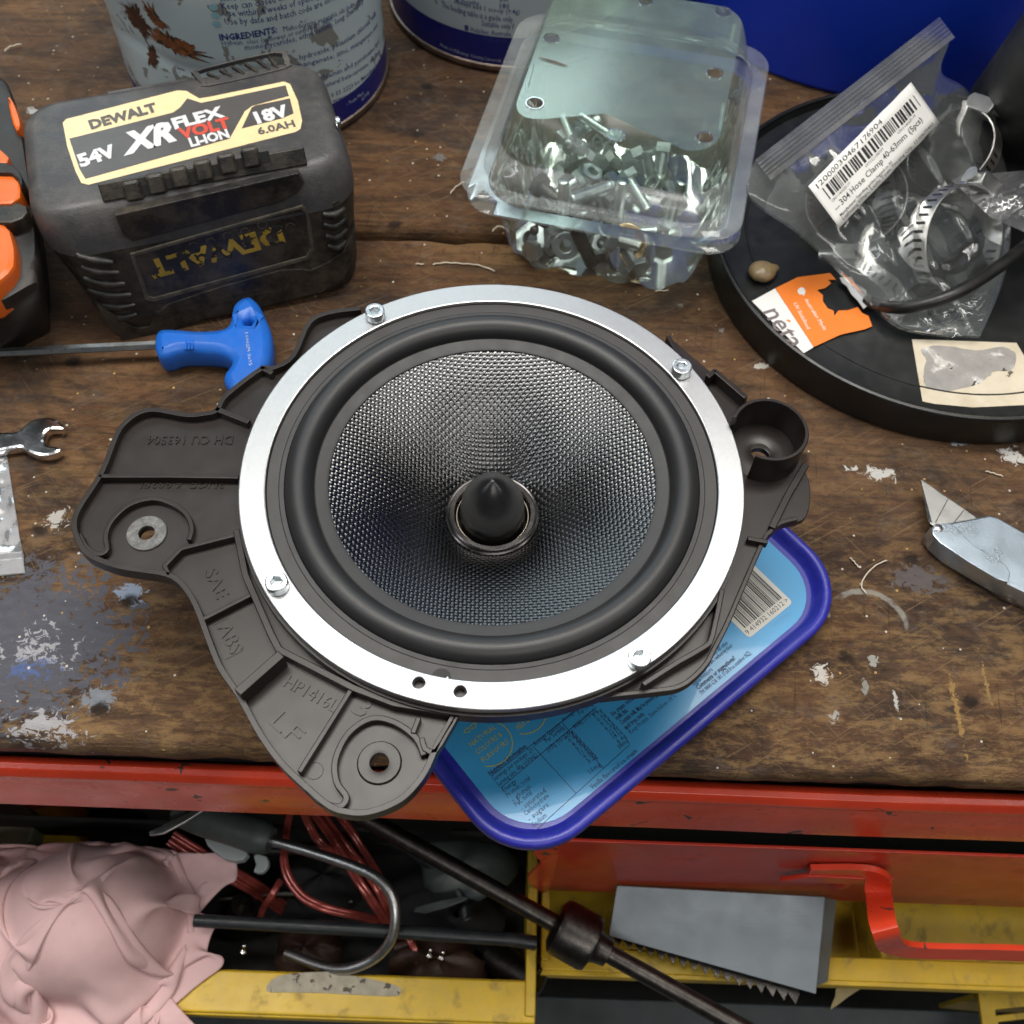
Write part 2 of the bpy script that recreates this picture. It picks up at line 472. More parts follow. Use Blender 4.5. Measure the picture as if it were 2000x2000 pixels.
        mk = n.math('MULTIPLY', n.ramp(n.math('MULTIPLY', ring, n.math('ADD', n.math('MULTIPLY', sn, .9), .2)), [(.22, 0.0), (.40, 1.0)]), side)
        mk = n.math('MULTIPLY', mk, n.ramp(nn2, [(th2, 0.0), (th2 + .12, .7)]))
        c = n.mix(mk, c, (.34, .325, .29))
    vo = n.new('ShaderNodeTexVoronoi', voronoi_dimensions='2D'); n.link(P, vo.inputs['Vector']); vo.inputs['Scale'].default_value = 150
    vc = n.new('ShaderNodeSeparateColor'); n.link(vo.outputs['Color'], vc.inputs[0])
    sp = n.math('MULTIPLY', n.math('LESS_THAN', n.math('ADD', vo.outputs['Distance'], n.math('MULTIPLY', vc.outputs[2], .05)), .085), n.math('GREATER_THAN', vc.outputs[0], .84))
    c = n.mix(sp, c, n.mix(n.math('GREATER_THAN', vc.outputs[1], .55), (.62, .58, .50), (.50, .31, .11)))
    mk_ = n.new('ShaderNodeMapping'); n.link(P, mk_.inputs[0]); mk_.inputs['Scale'].default_value = (26, 30, 1)
    vk = n.new('ShaderNodeTexVoronoi', voronoi_dimensions='2D'); n.link(mk_.outputs[0], vk.inputs['Vector']); vk.inputs['Scale'].default_value = 1.0
    kc = n.new('ShaderNodeSeparateColor'); n.link(vk.outputs['Color'], kc.inputs[0])
    kd = n.math('ADD', vk.outputs['Distance'], n.math('MULTIPLY', n.math('SUBTRACT', sn, .5), .12))
    kn = n.math('MULTIPLY', n.ramp(kd, [(.05, 1.0), (.11, 0.0)]), n.math('GREATER_THAN', kc.outputs[0], .66))
    c = n.mix(n.math('MULTIPLY', kn, .85), c, (.014, .009, .007))
    n.link(c, b.inputs['Base Color'])
    n.link(n.ramp(blot, [(.4, .66), (.7, .42)]), b.inputs['Roughness']); b.inputs['Specular IOR Level'].default_value = .30
    h = n.math('ADD', n.math('MULTIPLY', grain, .45), n.math('MULTIPLY', mott, 1.0))
    n.link(n.bump(h, .75, .0019), b.inputs['Normal'])
    return m
# ------------------------------------------------------------------ materials used below
WOOD = wood_material()
MB = dict(
 bracket=M("black_abs", (.0150, .0105, .0090), .34, var=.12, dust=((.13, .115, .10), .07, 55), rvar=.05, bump=.02, bs=1400, spec=.40),
 alu=M("satin_aluminium", (.58, .585, .59), .36, 1.0, var=.03, vs=900, bump=.10, bs=2600, rvar=.05),
 gasket=M("black_gasket", (.040, .037, .036), .55, var=.08, bump=.1),
 rubber=M("rubber_surround", (.017, .017, .018), .44, var=.1, bump=.10, bs=2500, rvar=.05),
 conedge=M("cone_edge_glue", (.034, .033, .034), .55, var=.06, bump=.05),
 plug=M("satin_black_plug", (.008, .008, .009), .30, var=.05, bump=.06, bs=2600, rvar=.03),
 collar=M("dark_chrome", (.09, .085, .085), .25, 1.0, var=.05, bump=.02),
 gold=M("bright_ring", (.40, .34, .27), .3, 1.0, var=.03, bump=0),
 black=M("deep_black", (.006, .006, .006), .6, var=.05, bump=0),
 zinc=M("zinc_plate", (.62, .66, .68), .32, 1.0, var=.10, vs=220, bump=.12, bs=1800),
 washer=M("scuffed_washer_face", (.085, .083, .080), .5, .2, var=.3, vs=260, dust=((.4, .4, .39), .5, 500), bump=.3),
 lidblue=M("blue_polyethylene", (.020, .022, .30), .38, var=.10, vs=40, dust=((.20, .22, .45), .12, 90), bump=.08, scratch=.06),
 label=M("sky_blue_print", (.045, .31, .60), .33, var=.07, vs=24, bump=.05, coat=.25),
 navyink=INK("navy_ink", (.010, .035, .11)),
 yelink=INK("olive_yellow_ink", (.42, .42, .05)),
 paper=M("barcode_paper", (.66, .64, .58), .5, var=.05, bump=.05),
 inkblack=INK("black_ink", (.020, .020, .024)),
 red=M("red_enamel", (.60, .040, .016), .34, var=.14, vs=30, chips=((.045, .030, .026), .72, 60), grime=((.16, .022, .012), .60, .80, 30), bump=.10, coat=.15),
 redrail=M("worn_red_enamel", (.76, .062, .022), .30, var=.12, vs=30, chips=((.07, .045, .036), .655, 75), bump=.10, coat=.2),
 dark=M("dark_steel_and_shade", (.010, .010, .010), .7, var=.2, bump=.1),  # near-black for dark things; also paints shade behind the rail and in the tray
 slate=M("slate_steel", (.050, .062, .070), .5, var=.15, dust=((.12, .11, .09), .3, 60), bump=.1),
 yellow=M("yellow_plastic", (.66, .43, .02), .42, var=.12, vs=50, grime=((.20, .14, .05), .55, .78, 70), dust=((.35, .30, .2), .2, 150), bump=.1),
 concrete=M("dusty_concrete", (.17, .165, .14), .8, var=.35, vs=40, dust=((.3, .28, .22), .4, 120), bump=.6, bs=240),
)

# ------------------------------------------------------------------ bench: two thick old boards with an open joint
bench = thing("workbench", "worn brown timber workbench top covered in stains, paint and scratches", "workbench", (0, 150, -20))
def plank(y0, y1, ztop, zbot, seed, rough_front=1.6, rough_back=1.2, nx=150):
    """board running in x; front and back arrises are chewed up"""
    xs = np.linspace(-520, 520, nx)
    prof_n = None; loops = []
    for i, x in enumerate(xs):
        f0 = vnoise(x / 11.0 + seed, seed) * rough_front * .55 + vnoise(x / 3.3 + seed, seed + 9) * rough_front * .35 + vnoise(x / 60.0, seed + 3) * rough_front * .6
        b0 = vnoise(x / 14.0 + seed, seed + 5) * rough_back * .6 + vnoise(x / 4.0, seed + 7) * rough_back * .35
        dz = vnoise(x / 9.0, seed + 2) * .5
        n = 22
        a = []
        a.append((x, y1 + b0, zbot)); a.append((x, y0 + 2.5 + f0 * .4, zbot))
        a.append((x, y0 + .8 + f0 * .6, zbot + 1.2))
        a.append((x, y0 + f0 * .9, (zbot + ztop) * .5 + dz)); a.append((x, y0 + .2 + f0, ztop - 4.2 + dz))
        a.append((x, y0 + 1.6 + f0, ztop - 1.5 + dz * .7)); a.append((x, y0 + 4.2 + f0, ztop - .25 + dz * .3))
        a.append((x, y0 + 9, ztop))
        a.append((x, y1 - 5, ztop)); a.append((x, y1 - 1.6 + b0, ztop - .5)); a.append((x, y1 + b0, ztop - 2.2))
        loops.append(a[::-1])
    return loft(loops)
mesh("plank", plank(-79.5, 170.4, 0, -14.0, 2.0, 1.9, 2.2), WOOD, bench, ang=60)
mesh("plank", plank(177.6, 420, -1.2, -19, 21.0, 2.6), WOOD, bench, ang=60)
mesh("plank", plank(421.5, 640, -.6, -19, 41.0, 1.2), WOOD, bench, ang=60)
mesh("batten", box(-520, 520, 150, 200, -60, -21), MB['dark'], bench)

floor_g = box(-1500, 1500, -1500, 1500, -760, -750)
tag(mesh("floor", floor_g, MB['concrete']), kind='structure')

# ------------------------------------------------------------------ red steel cabinet under the bench
cab = thing("tool_cabinet", "chipped red steel tool cabinet under the workbench", "cabinet", (0, -40, -740))
railprof = [(-74.5, -34.0), (-74.2, -31.0), (-75.6, -28.4), (-78.0, -27.0), (-80.4, -27.6), (-82.1, -30.0), (-82.4, -32.4), (-81.6, -34.4), (-81.9, -36.0), (-82.4, -69.5),
            (-81.0, -70.0), (-80.4, -38.5), (-77.5, -36.0)]
def xsweep(prof, x0, x1, n=40, wob=0.0, seed=0):
    loops = []
    for x in np.linspace(x0, x1, n):
        w = vnoise(x / 70.0, seed) * wob
        loops.append([(x, p[0] + w, p[1] + w * .5) for p in prof])
    return loft(loops)
mesh("top_rail", xsweep(railprof, -520, 520, 60, .4, 5), MB['redrail'], cab, ang=50, bevel=.4)
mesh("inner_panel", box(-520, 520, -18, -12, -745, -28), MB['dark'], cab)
mesh("gap_shade_panel", box(-520, 520, -73, -71, -90, -20), MB['dark'], cab)  # added near-black panel standing in for the shade behind the rail
YD = -84.5
dl0 = UY(1035, 1640, YD); dl1 = UY(1040, 1752, YD)
zt = UY(1765, 1667, YD)[2]; zb = UY(1765, 1764, YD)[2]
xl = UY(1032, 1730, YD)[0]
df = join(box(xl + 9, 520, YD, YD + 1.6, zb, zt), box(xl + 9, 520, YD + 1.6, YD + 14, zb, zb + 1.6))
dr = mesh("drawer_front", df, MB['red'], cab, bevel=.5)
mesh("torn_corner", plate([smooth([(xl + 10, -zt), (xl + 2, -zt + 3), (xl, -zt + 22), (xl + 4, -zt + 40), (xl - 1, -zb - 30), (xl + 3, -zb - 8), (xl + 10, -zb)], 3)], 0, 1.2), MB['redrail'], cab)
tc = bpy.data.objects["torn_corner"]
co_ = np.zeros(len(tc.data.vertices) * 3); tc.data.vertices.foreach_get('co', co_); co_ = co_.reshape(-1, 3) + BASE[tc] * S
co_ = np.stack([co_[:, 0], YD * S + co_[:, 2] - .0004, -co_[:, 1]], 1) - BASE[tc] * S
tc.data.vertices.foreach_set('co', co_.ravel())
# U-shaped flat-bar drawer pull
h0 = UY(1580, 1699, YD - 2); h1 = UY(1702, 1703, YD - 2.5)
h2 = UY(1716, 1745, YD - 9); h3 = UY(1728, 1815, YD - 27); h4 = UY(1765, 1853, YD - 30); h5 = UY(2160, 1868, YD - 30)
hp = smooth([h0, h1, h2, h3, h4, (h4 + h5) / 2, h5], 8, False)
pl = mesh("pull_handle", tube(hp, 1, prof=[(-5.5, -1.3), (5.5, -1.3), (5.5, 1.3), (-5.5, 1.3)], up=(0, 1, 0)), MB['redrail'], dr, bevel=.5, ang=60)
hm = UY(1572, 1703, YD - 1.5)
mesh("handle_tab", prism([(-26, -4), (22, -6), (22, 6), (-14, 7), (-17, 5)], 0, 2.2), MB['red'], dr, bevel=.5)
tb = bpy.data.objects["handle_tab"]; tb.rotation_euler = (PI / 2, 0, 0)
tb.location = Vector((UY(1640, 1712, YD - 2) - BASE[cab]) * S)
for v in tb.data.vertices: v.co += Vector(BASE[cab]) * S
rv = lathe([(0, 2.2), (2.5, 1.8), (4.2, .6), (4.6, -1)], 28)
rv = xf(rv, np.array([[1, 0, 0], [0, 0, -1], [0, 1, 0]]), UY(1640, 1727, YD - .3))
mesh("rivet", rv, MB['red'], dr)

# ------------------------------------------------------------------ the loudspeaker in its door bracket
ZR = 62.0
sp = thing("car_speaker", "black woven-cone car loudspeaker with silver trim ring screwed into a black plastic door bracket", "speaker", (0, 0, 8))
# trim ring with its two small holes
def holepx(px, py, r, z, n=20):
    c = U(px, py, z); return circle(c[0], c[1], r, n)
ring = plate([circle(0, 0, 84.0, 160), circle(0, 0, 75.2, 160), holepx(818, 1333, 1.75, ZR), holepx(899, 1350, 1.75, ZR)], ZR - 3.2, ZR, .45)
mesh("trim_ring", ring, MB['alu'], sp, ang=30)
notch = U(862, 1325, ZR - 1.8)
gk = plate([circle(0, 0, 75.0, 160), circle(0, 0, 71.0, 160)], ZR - 3.0, ZR - 1.3, .2)
mesh("gasket", gk, MB['gasket'], sp, ang=30)
mesh("gasket_notch", plate([circle(notch[0], notch[1], 2.9, 24)], ZR - 2.0, ZR - 1.05), MB['black'], sp)
tri = []
for sx in (-1.9, 1.7):
    c0 = notch + A(sx, -1.0, 0); tri.append(prism([c0[:2] + A(-.9, -.7), c0[:2] + A(.9, -.7), c0[:2] + A(.1 * sx, 1.2)], ZR - 1.0, ZR - .6))
mesh("notch_tooth", join(*tri), MB['alu'], sp)
mesh("surround_flange", lathe([(71.0, ZR - 1.6), (70.85, ZR - 1.35), (69.4, ZR - 1.35), (69.0, ZR - 2.2), (69.0, ZR - 4)], 128), MB['conedge'], sp)
roll = [(69.4, ZR - 2.6)] + [(64.5 + 4.75 * math.cos(a), ZR - 2.6 + 4.9 * math.sin(a)) for a in np.linspace(0, PI, 22)] + [(59.6, ZR - 3.4)]
mesh("surround", lathe(roll, 160), MB['rubber'], sp, ang=60)
mesh("cone_edge", lathe([(60.2, ZR - 3.2), (59.2, ZR - 2.7), (56.0, ZR - 3.4), (55.1, ZR - 3.9), (54.9, ZR - 4.8)], 160), MB['conedge'], sp)
def cone_z(r):
    t = (r - 15.5) / (55.2 - 15.5)
    return ZR - 30.0 + 25.6 * t + 2.2 * math.sin(PI * min(max(t, 0), 1))
mesh("cone", lathe([(r, cone_z(r) - .35) for r in np.linspace(15.5, 55.3, 14)], 128), MB['black'], sp, ang=60)
# woven glass cloth: every crossing is a little raised pillow; warp and weft shine along their own fibres
def weave_mat(name, c):
    m, nt, b = _nt(name); n = N(nt)
    tg = n.new('ShaderNodeTangent', direction_type='UV_MAP'); tg.uv_map = "UVMap"
    b.inputs['Base Color'].default_value = rgb(c); b.inputs['Roughness'].default_value = .22
    b.inputs['Anisotropic Rotation'].default_value = .25
    b.inputs['Metallic'].default_value = 1.0
    b.inputs['Anisotropic'].default_value = .85; n.link(tg.outputs[0], b.inputs['Tangent'])
    uvn = n.new('ShaderNodeUVMap'); uvn.uv_map = "UVMap"
    mp = n.new('ShaderNodeMapping'); n.link(uvn.outputs[0], mp.inputs[0]); mp.inputs['Scale'].default_value = (.6, 5, 1)
    n.link(n.bump(n.noise(mp.outputs[0], 1.0, 2), .25, .0002), b.inputs['Normal'])
    return m
WARP, WEFT = weave_mat("glass_warp", (.125, .123, .120)), weave_mat("glass_weft", (.11, .113, .12))
def weave(kind):
    p = 1.30; R0, R1 = 16.0, 55.0; nn = int(R1 / p) + 1; V = []; Fc = []; UVs = []
    nu, nv = 5, 4; ca, sa = math.cos(.036), math.sin(.036)
    for i in range(-nn, nn):
        for j in range(-nn, nn):
            if (i + j) % 2 != kind: continue
            cx, cy = (i + .5) * p, (j + .5) * p; r = math.hypot(cx, cy)
            if r > R1 + .25 or r < R0 - .4: continue
            base = len(V)
            for b in range(nv):
                for a in range(nu):
                    s = (a / (nu - 1) - .5); t = (b / (nv - 1) - .5)
                    L, Wd = p * 1.52, p * .92 * (1 - .30 * (2 * s) ** 2)
                    dx, dy = s * L, t * Wd
                    hgt = .15 * math.cos(PI * s * .98) + .15 * math.cos(PI * t * .9) - .16
                    if kind: dx, dy = dy, dx
                    x, y = cx + dx, cy + dy
                    x, y = x * ca - y * sa, x * sa + y * ca
                    rr = math.hypot(x, y); k = min(max(rr, R0), R1 + .1)
                    x *= k / rr; y *= k / rr
                    V.append((x, y, cone_z(k) + hgt))
            for b in range(nv - 1):
                for a in range(nu - 1):
                    q = (base + b*nu + a, base + b*nu + a + 1, base + (b+1)*nu + a + 1, base + (b+1)*nu + a)
                    uvq = [(i * 1.7 + a / 4., j * 1.3 + b / 3.), (i * 1.7 + (a+1) / 4., j * 1.3 + b / 3.), (i * 1.7 + (a+1) / 4., j * 1.3 + (b+1) / 3.), (i * 1.7 + a / 4., j * 1.3 + (b+1) / 3.)]
                    if kind: q = q[::-1]; uvq = uvq[::-1]
                    Fc.append(q); UVs += uvq
    return np.array(V), Fc, UVs
for kd, mt, nm in ((0, WEFT, "weft_strands"), (1, WARP, "warp_strands")):
    v_, f_, u_ = weave(kd)
    o_ = mesh(nm, (v_, f_), mt, sp, ang=80, uv=u_); o_['kind'] = 'stuff'
cz = ZR - 28.2
mesh("collar", lathe([(16.9, cz - 1.6), (16.7, cz - .2), (16.2, cz + .1), (15.6, cz - .1), (15.45, cz + .55), (15.1, cz + .75), (13.7, cz + .7), (13.45, cz + .4), (13.3, cz - 3)], 96), MB['collar'], sp, ang=30)
mesh("bright_lip", lathe([(13.1, cz - 1.6), (12.95, cz - 1.2), (12.7, cz - 1.2), (12.6, cz - 1.7)], 96), MB['gold'], sp)
mesh("pole_gap", lathe([(13.3, cz - 3), (12.6, cz - 1.8), (12.4, cz - 9), (0, cz - 9)], 64), MB['black'], sp)
pp = [(11.2, cz - 8.5), (11.5, cz - 3), (11.55, cz + 2), (11.35, cz + 5), (10.6, cz + 9), (9.3, cz + 12.6), (7.4, cz + 15.8), (5.0, cz + 18.6), (2.9, cz + 20.4), (1.3, cz + 21.5), (.5, cz + 21.9), (0, cz + 22.0)]
mesh("phase_plug", lathe(smooth([(a, b, 0) for a, b in pp], 4, False)[:, :2], 96), MB['plug'], sp, ang=80)
mesh("basket", lathe([(76, ZR - 3.4), (75, ZR - 10), (66, ZR - 24), (45, ZR - 36), (40, ZR - 38)], 96), MB['dark'], sp)
mesh("magnet", lathe([(0, 9.2), (42, 9.2), (43.5, 10.5), (43.5, 25), (38, 27), (30, 30)], 96), MB['dark'], sp)
# cap screws
sc0 = None
for q in ((707, 586), (1287, 691), (521, 1097), (1207, 1238)):
    c = u(*q, ZR + 3.6)
    if sc0 is None:
        g = plate([circle(0, 0, 3.55, 40), circle(0, 0, 1.75, 6)], ZR + .2, ZR + 4.0, .45)
        sc0 = mesh("cap_screw", xf(g, None, (c[0], c[1], 0)), MB['zinc'], sp, ang=30)
        g2 = xf(prism(circle(0, 0, 2.0, 6), ZR + 1.4, ZR + 1.6), None, (c[0], c[1], 0))
        s2 = mesh("hex_socket", g2, MB['zinc'], sc0); cc0 = c
        g3 = xf(lathe([(3.4, ZR), (4.3, ZR + .02), (4.3, ZR + .35), (3.4, ZR + .4)], 32), None, (c[0], c[1], 0))
    else:
        o = dup(sc0, sp, (c[0] - cc0[0], c[1] - cc0[1], 0))
        o2 = s2.copy(); col.objects.link(o2); o2.parent = o; BASE[o2] = BASE[s2]

# bracket: plate, rim, ribs, bosses, cup  (outline traced on the level of the rim)
ZP, ZT = 52.6, 57.0
OL = [(704, 598), (640, 607), (600, 628), (569, 692), (533, 714), (508, 716), (439, 768), (420, 797), (400, 803), (365, 806), (306, 796), (272, 801), (243, 820), (223, 847), (193, 921), (149, 990),
      (139, 1024), (147, 1056), (169, 1086), (228, 1110), (311, 1123), (341, 1135), (363, 1160), (380, 1192), (400, 1246), (424, 1305), (461, 1361),
      (503, 1437), (542, 1491), (592, 1540), (641, 1580), (680, 1592), (719, 1592), (765, 1577), (800, 1554), (835, 1510), (862, 1450), (885, 1412), (893, 1395)]
OR = [(1176, 1360), (1213, 1356), (1288, 1348), (1325, 1342), (1353, 1327), (1385, 1295), (1403, 1262), (1427, 1215), (1455, 1150), (1498, 1052), (1510, 1036), (1529, 1019),
      (1562, 1010), (1579, 1000), (1587, 971), (1586, 933), (1571, 893), (1560, 840), (1464, 776), (1395, 719), (1319, 655)]
L2 = np.array([U(x, y, ZT)[:2] for x, y in OL]); R2 = np.array([U(x, y, ZT)[:2] for x, y in OR])
def arc(a0, a1, r, n):
    return np.array([(r * math.cos(a), r * math.sin(a)) for a in np.linspace(a0, a1, n)])
aL1 = math.atan2(*L2[-1][::-1]); aR0 = math.atan2(*R2[0][::-1]); aR1 = math.atan2(*R2[-1][::-1]); aL0 = math.atan2(*L2[0][::-1])
outline = np.concatenate([smooth(L2, 4, False), arc(aL1 + .03, aR0 - .03, 83.0, 14), smooth(R2, 4, False), arc(aR1 + .02, aL0 - .02, 80.5, 24)])
bL = U(287, 1042, ZP + 1.5); bB = U(741, 1490, ZP + 1.5); bC = A(*u(1453, 809, 67)[:2], 0)
br = mesh("bracket", plate([outline, circle(0, 0, 72, 96), circle(bL[0], bL[1], 2.6, 20), circle(bB[0], bB[1], 2.7, 20), circle(bC[0] - .8, bC[1] - 2.2, 3.4, 20)], ZP - 1.2, ZP + 1.3, .3), MB['bracket'], sp, ang=30)
def rib(px, th=1.5, z1=ZT, name="rib", z0=ZP + 1.0, zt=None, sm=0, closed=False):
    p = np.array([U(x, y, z1 if zt is None else zt)[:2] for x, y in px])
    if sm: p = smooth(p, sm, closed)
    return mesh(name, wall(p, th, z0, z1, closed), MB['bracket'], br, bevel=.35, ang=50)
def inset(poly, d):
    p = np.asarray(poly); out = []
    for i in range(len(p)):
        a = p[max(i-1, 0)]; b = p[min(i+1, len(p)-1)]; t = unit(b - a); out.append(p[i] + A(-t[1], t[0]) * d)
    return np.array(out)
ls = smooth(L2, 4, False)
mesh("rim", wall(inset(ls, .9), 1.8, ZP + .8, ZT), MB['bracket'], br, bevel=.4, ang=50)
rs = smooth(R2[:13], 4, False)
mesh("rim", wall(inset(rs, .8), 1.6, ZP + .8, ZP + 2.6), MB['bracket'], br, bevel=.35, ang=50)
rib([(420, 797), (486, 823)], 2.2)
rib([(191, 929), (330, 929), (466, 931)], 1.6)
rib([(462, 1043), (353, 1071), (321, 1104), (330, 1124)], 1.6)
rib([(497, 1157), (395, 1209)], 1.5)
rib([(461, 1034), (479, 1123), (528, 1236), (545, 1268), (690, 1343), (770, 1373), (878, 1391)], 2.2, ZT + .6)
rib([(549, 1276), (463, 1352)], 3.0, ZT + 4.0)
rib([(686, 1345), (584, 1508)], 1.6)
rib([(508, 716), (532, 728)], 2.0)
rib([(368, 1054), (374, 1030), (363, 1003), (336, 983), (297, 973), (252, 985), (218, 1015), (206, 1044), (208, 1071), (193, 1081), (169, 1069), (154, 1042)], 1.7, ZT - .5, sm=4)
rib([(828, 1475), (812, 1440), (770, 1410), (724, 1403), (680, 1432), (655, 1482), (657, 1526), (676, 1556), (662, 1575), (628, 1566), (600, 1540)], 1.9, ZT - .5, sm=4)
rib([(818, 1400), (806, 1432)], 1.6); rib([(892, 1397), (872, 1432), (850, 1466), (830, 1462), (824, 1440)], 1.7, sm=2)
rib([(1411, 1150), (1392, 1240), (1377, 1262), (1325, 1292), (1256, 1336)], 1.7, ZT + 2, sm=2)
rib([(1305, 655), (1350, 735), (1392, 800)], 1.8, ZT + 2); rib([(1395, 722), (1458, 776)], 2.0, ZT + 2); rib([(1382, 735), (1398, 722)], 2.0, ZT + 2)
rib([(1575, 905), (1540, 965), (1508, 1030)], 2.4, ZP + 3.5)
rib([(1460, 1050), (1500, 1058)], 1.6, ZP + 4)
# under-ring skirt the trim ring sits on
mesh("ring_seat", lathe([(84.8, ZP + .5), (84.8, ZR - 3.5), (76, ZR - 3.45), (76, ZP)], 128), MB['bracket'], br)
mesh("washer_face", lathe([(2.7, ZP + 1.2), (2.7, ZP + 2.0), (6.4, ZP + 2.0), (6.6, ZP + 1.7), (6.6, ZP + 1.0)], 40, c=(bL[0], bL[1], 0)), MB['washer'], br)
mesh("boss", lathe([(2.8, ZP + .6), (2.9, ZP + 1.9), (4.2, ZP + 2.1), (6.1, ZP + 2.1), (6.4, ZP + 1.8), (6.6, ZP + 1.2)], 40, c=(bB[0], bB[1], 0)), MB['bracket'], br)
mk_ = U(614, 1505, ZP + 1.3)
mesh("mould_mark", lathe([(2.3, ZP + 1.2), (2.4, ZP + 1.55), (2.6, ZP + 1.55), (2.7, ZP + 1.2)], 28, c=(mk_[0], mk_[1], 0)), MB['bracket'], br)
cup = [(13.0, ZP - 3), (13.2, 66.6), (12.9, 67), (11.9, 67), (11.6, 66.6), (11.3, ZP - 1)]
mesh("cup", lathe(cup, 64, c=bC, closed=True, a0=math.radians(-118), a1=math.radians(160)), MB['bracket'], br, ang=40)
mesh("cup_floor", lathe([(3.5, ZP - 2), (3.5, ZP - .2), (6, ZP + .5), (8, ZP + .2), (12, ZP + .1)], 48, c=(bC[0] - .3, bC[1] - .5, 1.6)), MB['bracket'], br)
# moulded lettering
zt_ = ZP + 1.3
BK = MB['bracket']
textpx("HP1416L", (553, 1340), (652, 1392), zt_, BK, br, 4.0, ext=.4)
textpx("3", (684, 1388), (706, 1404), zt_, BK, br, 6.2, ext=.4)
textpx("LF", (525, 1412), (572, 1456), zt_, BK, br, 5.6, ext=.4)
textpx("ABS", (424, 1226), (450, 1280), zt_, BK, br, 4.6, ext=.4)
textpx("SAE", (398, 1118), (424, 1172), zt_, BK, br, 4.2, ext=.4)
textpx("DH CU 163504", (456, 852), (290, 852), zt_, BK, br, 3.6, ext=.4)
textpx("3UGE  6.8938I", (440, 938), (278, 938), zt_, BK, br, 3.4, ext=.4)
bx_ = [(413, 1223), (447, 1206), (474, 1270), (440, 1288)]
pbx = np.array([U(x, y, zt_)[:2] for x, y in bx_])
mesh("moulded_frame", wall(pbx, .35, ZP + 1.2, ZP + 1.5, True), BK, br)

# ------------------------------------------------------------------ blue ice-cream-tub lid under the speaker
la = math.radians(40.8); LU = A(math.cos(la), math.sin(la), 0); LV = A(-math.sin(la), math.cos(la), 0)
LC = LU * 13.5 + LV * (-40.5)
def lid_xy(a, b, z=0): return LC + LU * a + LV * b + A(0, 0, z)
lid = thing("tub_lid", "blue plastic tub lid with sky blue printed top lying under the speaker", "lid", (LC[0], LC[1], 0))
RL = np.stack([LU, LV, A(0, 0, 1)], 1)
def lidloop(w, h, r, z): return xf((rrect(w, h, r, z, 10), []), RL, LC)[0]
secs = [(159, 115, 23, .4), (162, 118, 25, 1.0), (163.6, 119.6, 25.8, 3.5), (164, 120, 26, 7.0), (163.4, 119.4, 25.7, 8.2), (161.6, 117.6, 25, 8.9),
        (158.6, 114.6, 23.6, 8.9), (156.8, 112.8, 22.8, 8.2), (155.0, 111, 22, 6.6), (153.0, 109, 21.5, 4.7), (151.0, 107, 21, 4.3)]
mesh("rim", loft([lidloop(*s) for s in secs], False, False), MB['lidblue'], lid, ang=60)
mesh("panel", loft([lidloop(152, 108, 21, 3.2), lidloop(152, 108, 21, 4.35)]), MB['lidblue'], lid)
lpr = mesh("print", loft([lidloop(147, 104.5, 19.5, 4.36), lidloop(147, 104.5, 19.5, 4.6)]), MB['label'], lid)
LZ = 4.72
def LP(px, py):   # photo pixel -> lid coordinates
    p = U(px, py, LZ) - LC; return p @ LU, p @ LV
def ltext(s, p0, p1, h, mat=MB['navyink'], **kw):
    a, b = U(*p0, LZ), U(*p1, LZ)
    return text(s, a, LU, LV, mat, lpr, w=max(abs((b - a) @ LU), 2), h=h, **kw)
def c4(x, y): return (880 + x / 3.715, 1330 + y / 3.715)
tw = 1.75
for s, p0, p1, bold in [("Nutrition Information", c4(290, 690), c4(545, 470), .25), ("Servings per package: 20", c4(320, 730), c4(600, 500), 0), ("Serving size: 48g (100mL)", c4(350, 770), c4(625, 535), 0),
    ("Energy", c4(390, 808), c4(475, 730), 0), ("Protein, total", c4(418, 845), c4(580, 710), 0), ("  - gluten", c4(455, 880), c4(585, 770), 0), ("Fat, total", c4(478, 912), c4(590, 812), 0),
    ("  - saturated", c4(520, 945), c4(690, 795), 0), ("Carbohydrate", c4(545, 980), c4(715, 835), 0), ("  - sugars", c4(575, 1020), c4(712, 900), 0), ("Sodium", c4(608, 1060), c4(700, 980), 0),
    ("Vanilla flavoured ice cream", c4(1028, 790), c4(1350, 505), .1), ("Average Quantity", c4(615, 475), c4(800, 320), 0), ("Per Serving", c4(700, 450), c4(830, 345), 0), ("Average Quantity", c4(820, 300), c4(1000, 150), 0), ("Per 100g", c4(940, 250), c4(1030, 170), 0),
    ("397kJ (95Cal)", c4(712, 520), c4(860, 390), 0), ("16mg", c4(1018, 675), c4(1095, 615), 0), ("38mg", c4(1228, 495), c4(1298, 440), 0), ("808kJ (193Cal)", c4(905, 350), c4(1060, 220), 0),
    ("Contains milk. May be present: gluten, egg", c4(1245, 318), c4(1560, 40), .2), ("and tree nuts.", c4(1275, 355), c4(1410, 240), .2), ("Ice cream contains 10%", c4(1180, 255), c4(1400, 70), .2), ("milk fat.", c4(1210, 285), c4(1290, 215), .2),
    ("Keep Frozen. Store below -18\u00b0C", c4(1310, 385), c4(1640, 110), 0)]:
    ltext(s, p0, p1, tw, bold=bold, res=1)
for k in range(7):
    a = c4(840 + k * 28, 420 + k * 30); ltext(("1.9g", "0.0g", "4.6g", "3.0g", "11.0g", "9.0g", "3.2g")[k], a, (a[0] + 16, a[1] - 13), tw, res=1)
    a = c4(1045 + k * 29, 268 + k * 31); ltext(("3.9g", "0.0g", "9.5g", "6.2g", "22.8g", "18.5g", "6.6g")[k], a, (a[0] + 16, a[1] - 13), tw, res=1)
def c6(x, y): return (1120 + x / 5.367, 1150 + y / 5.367)
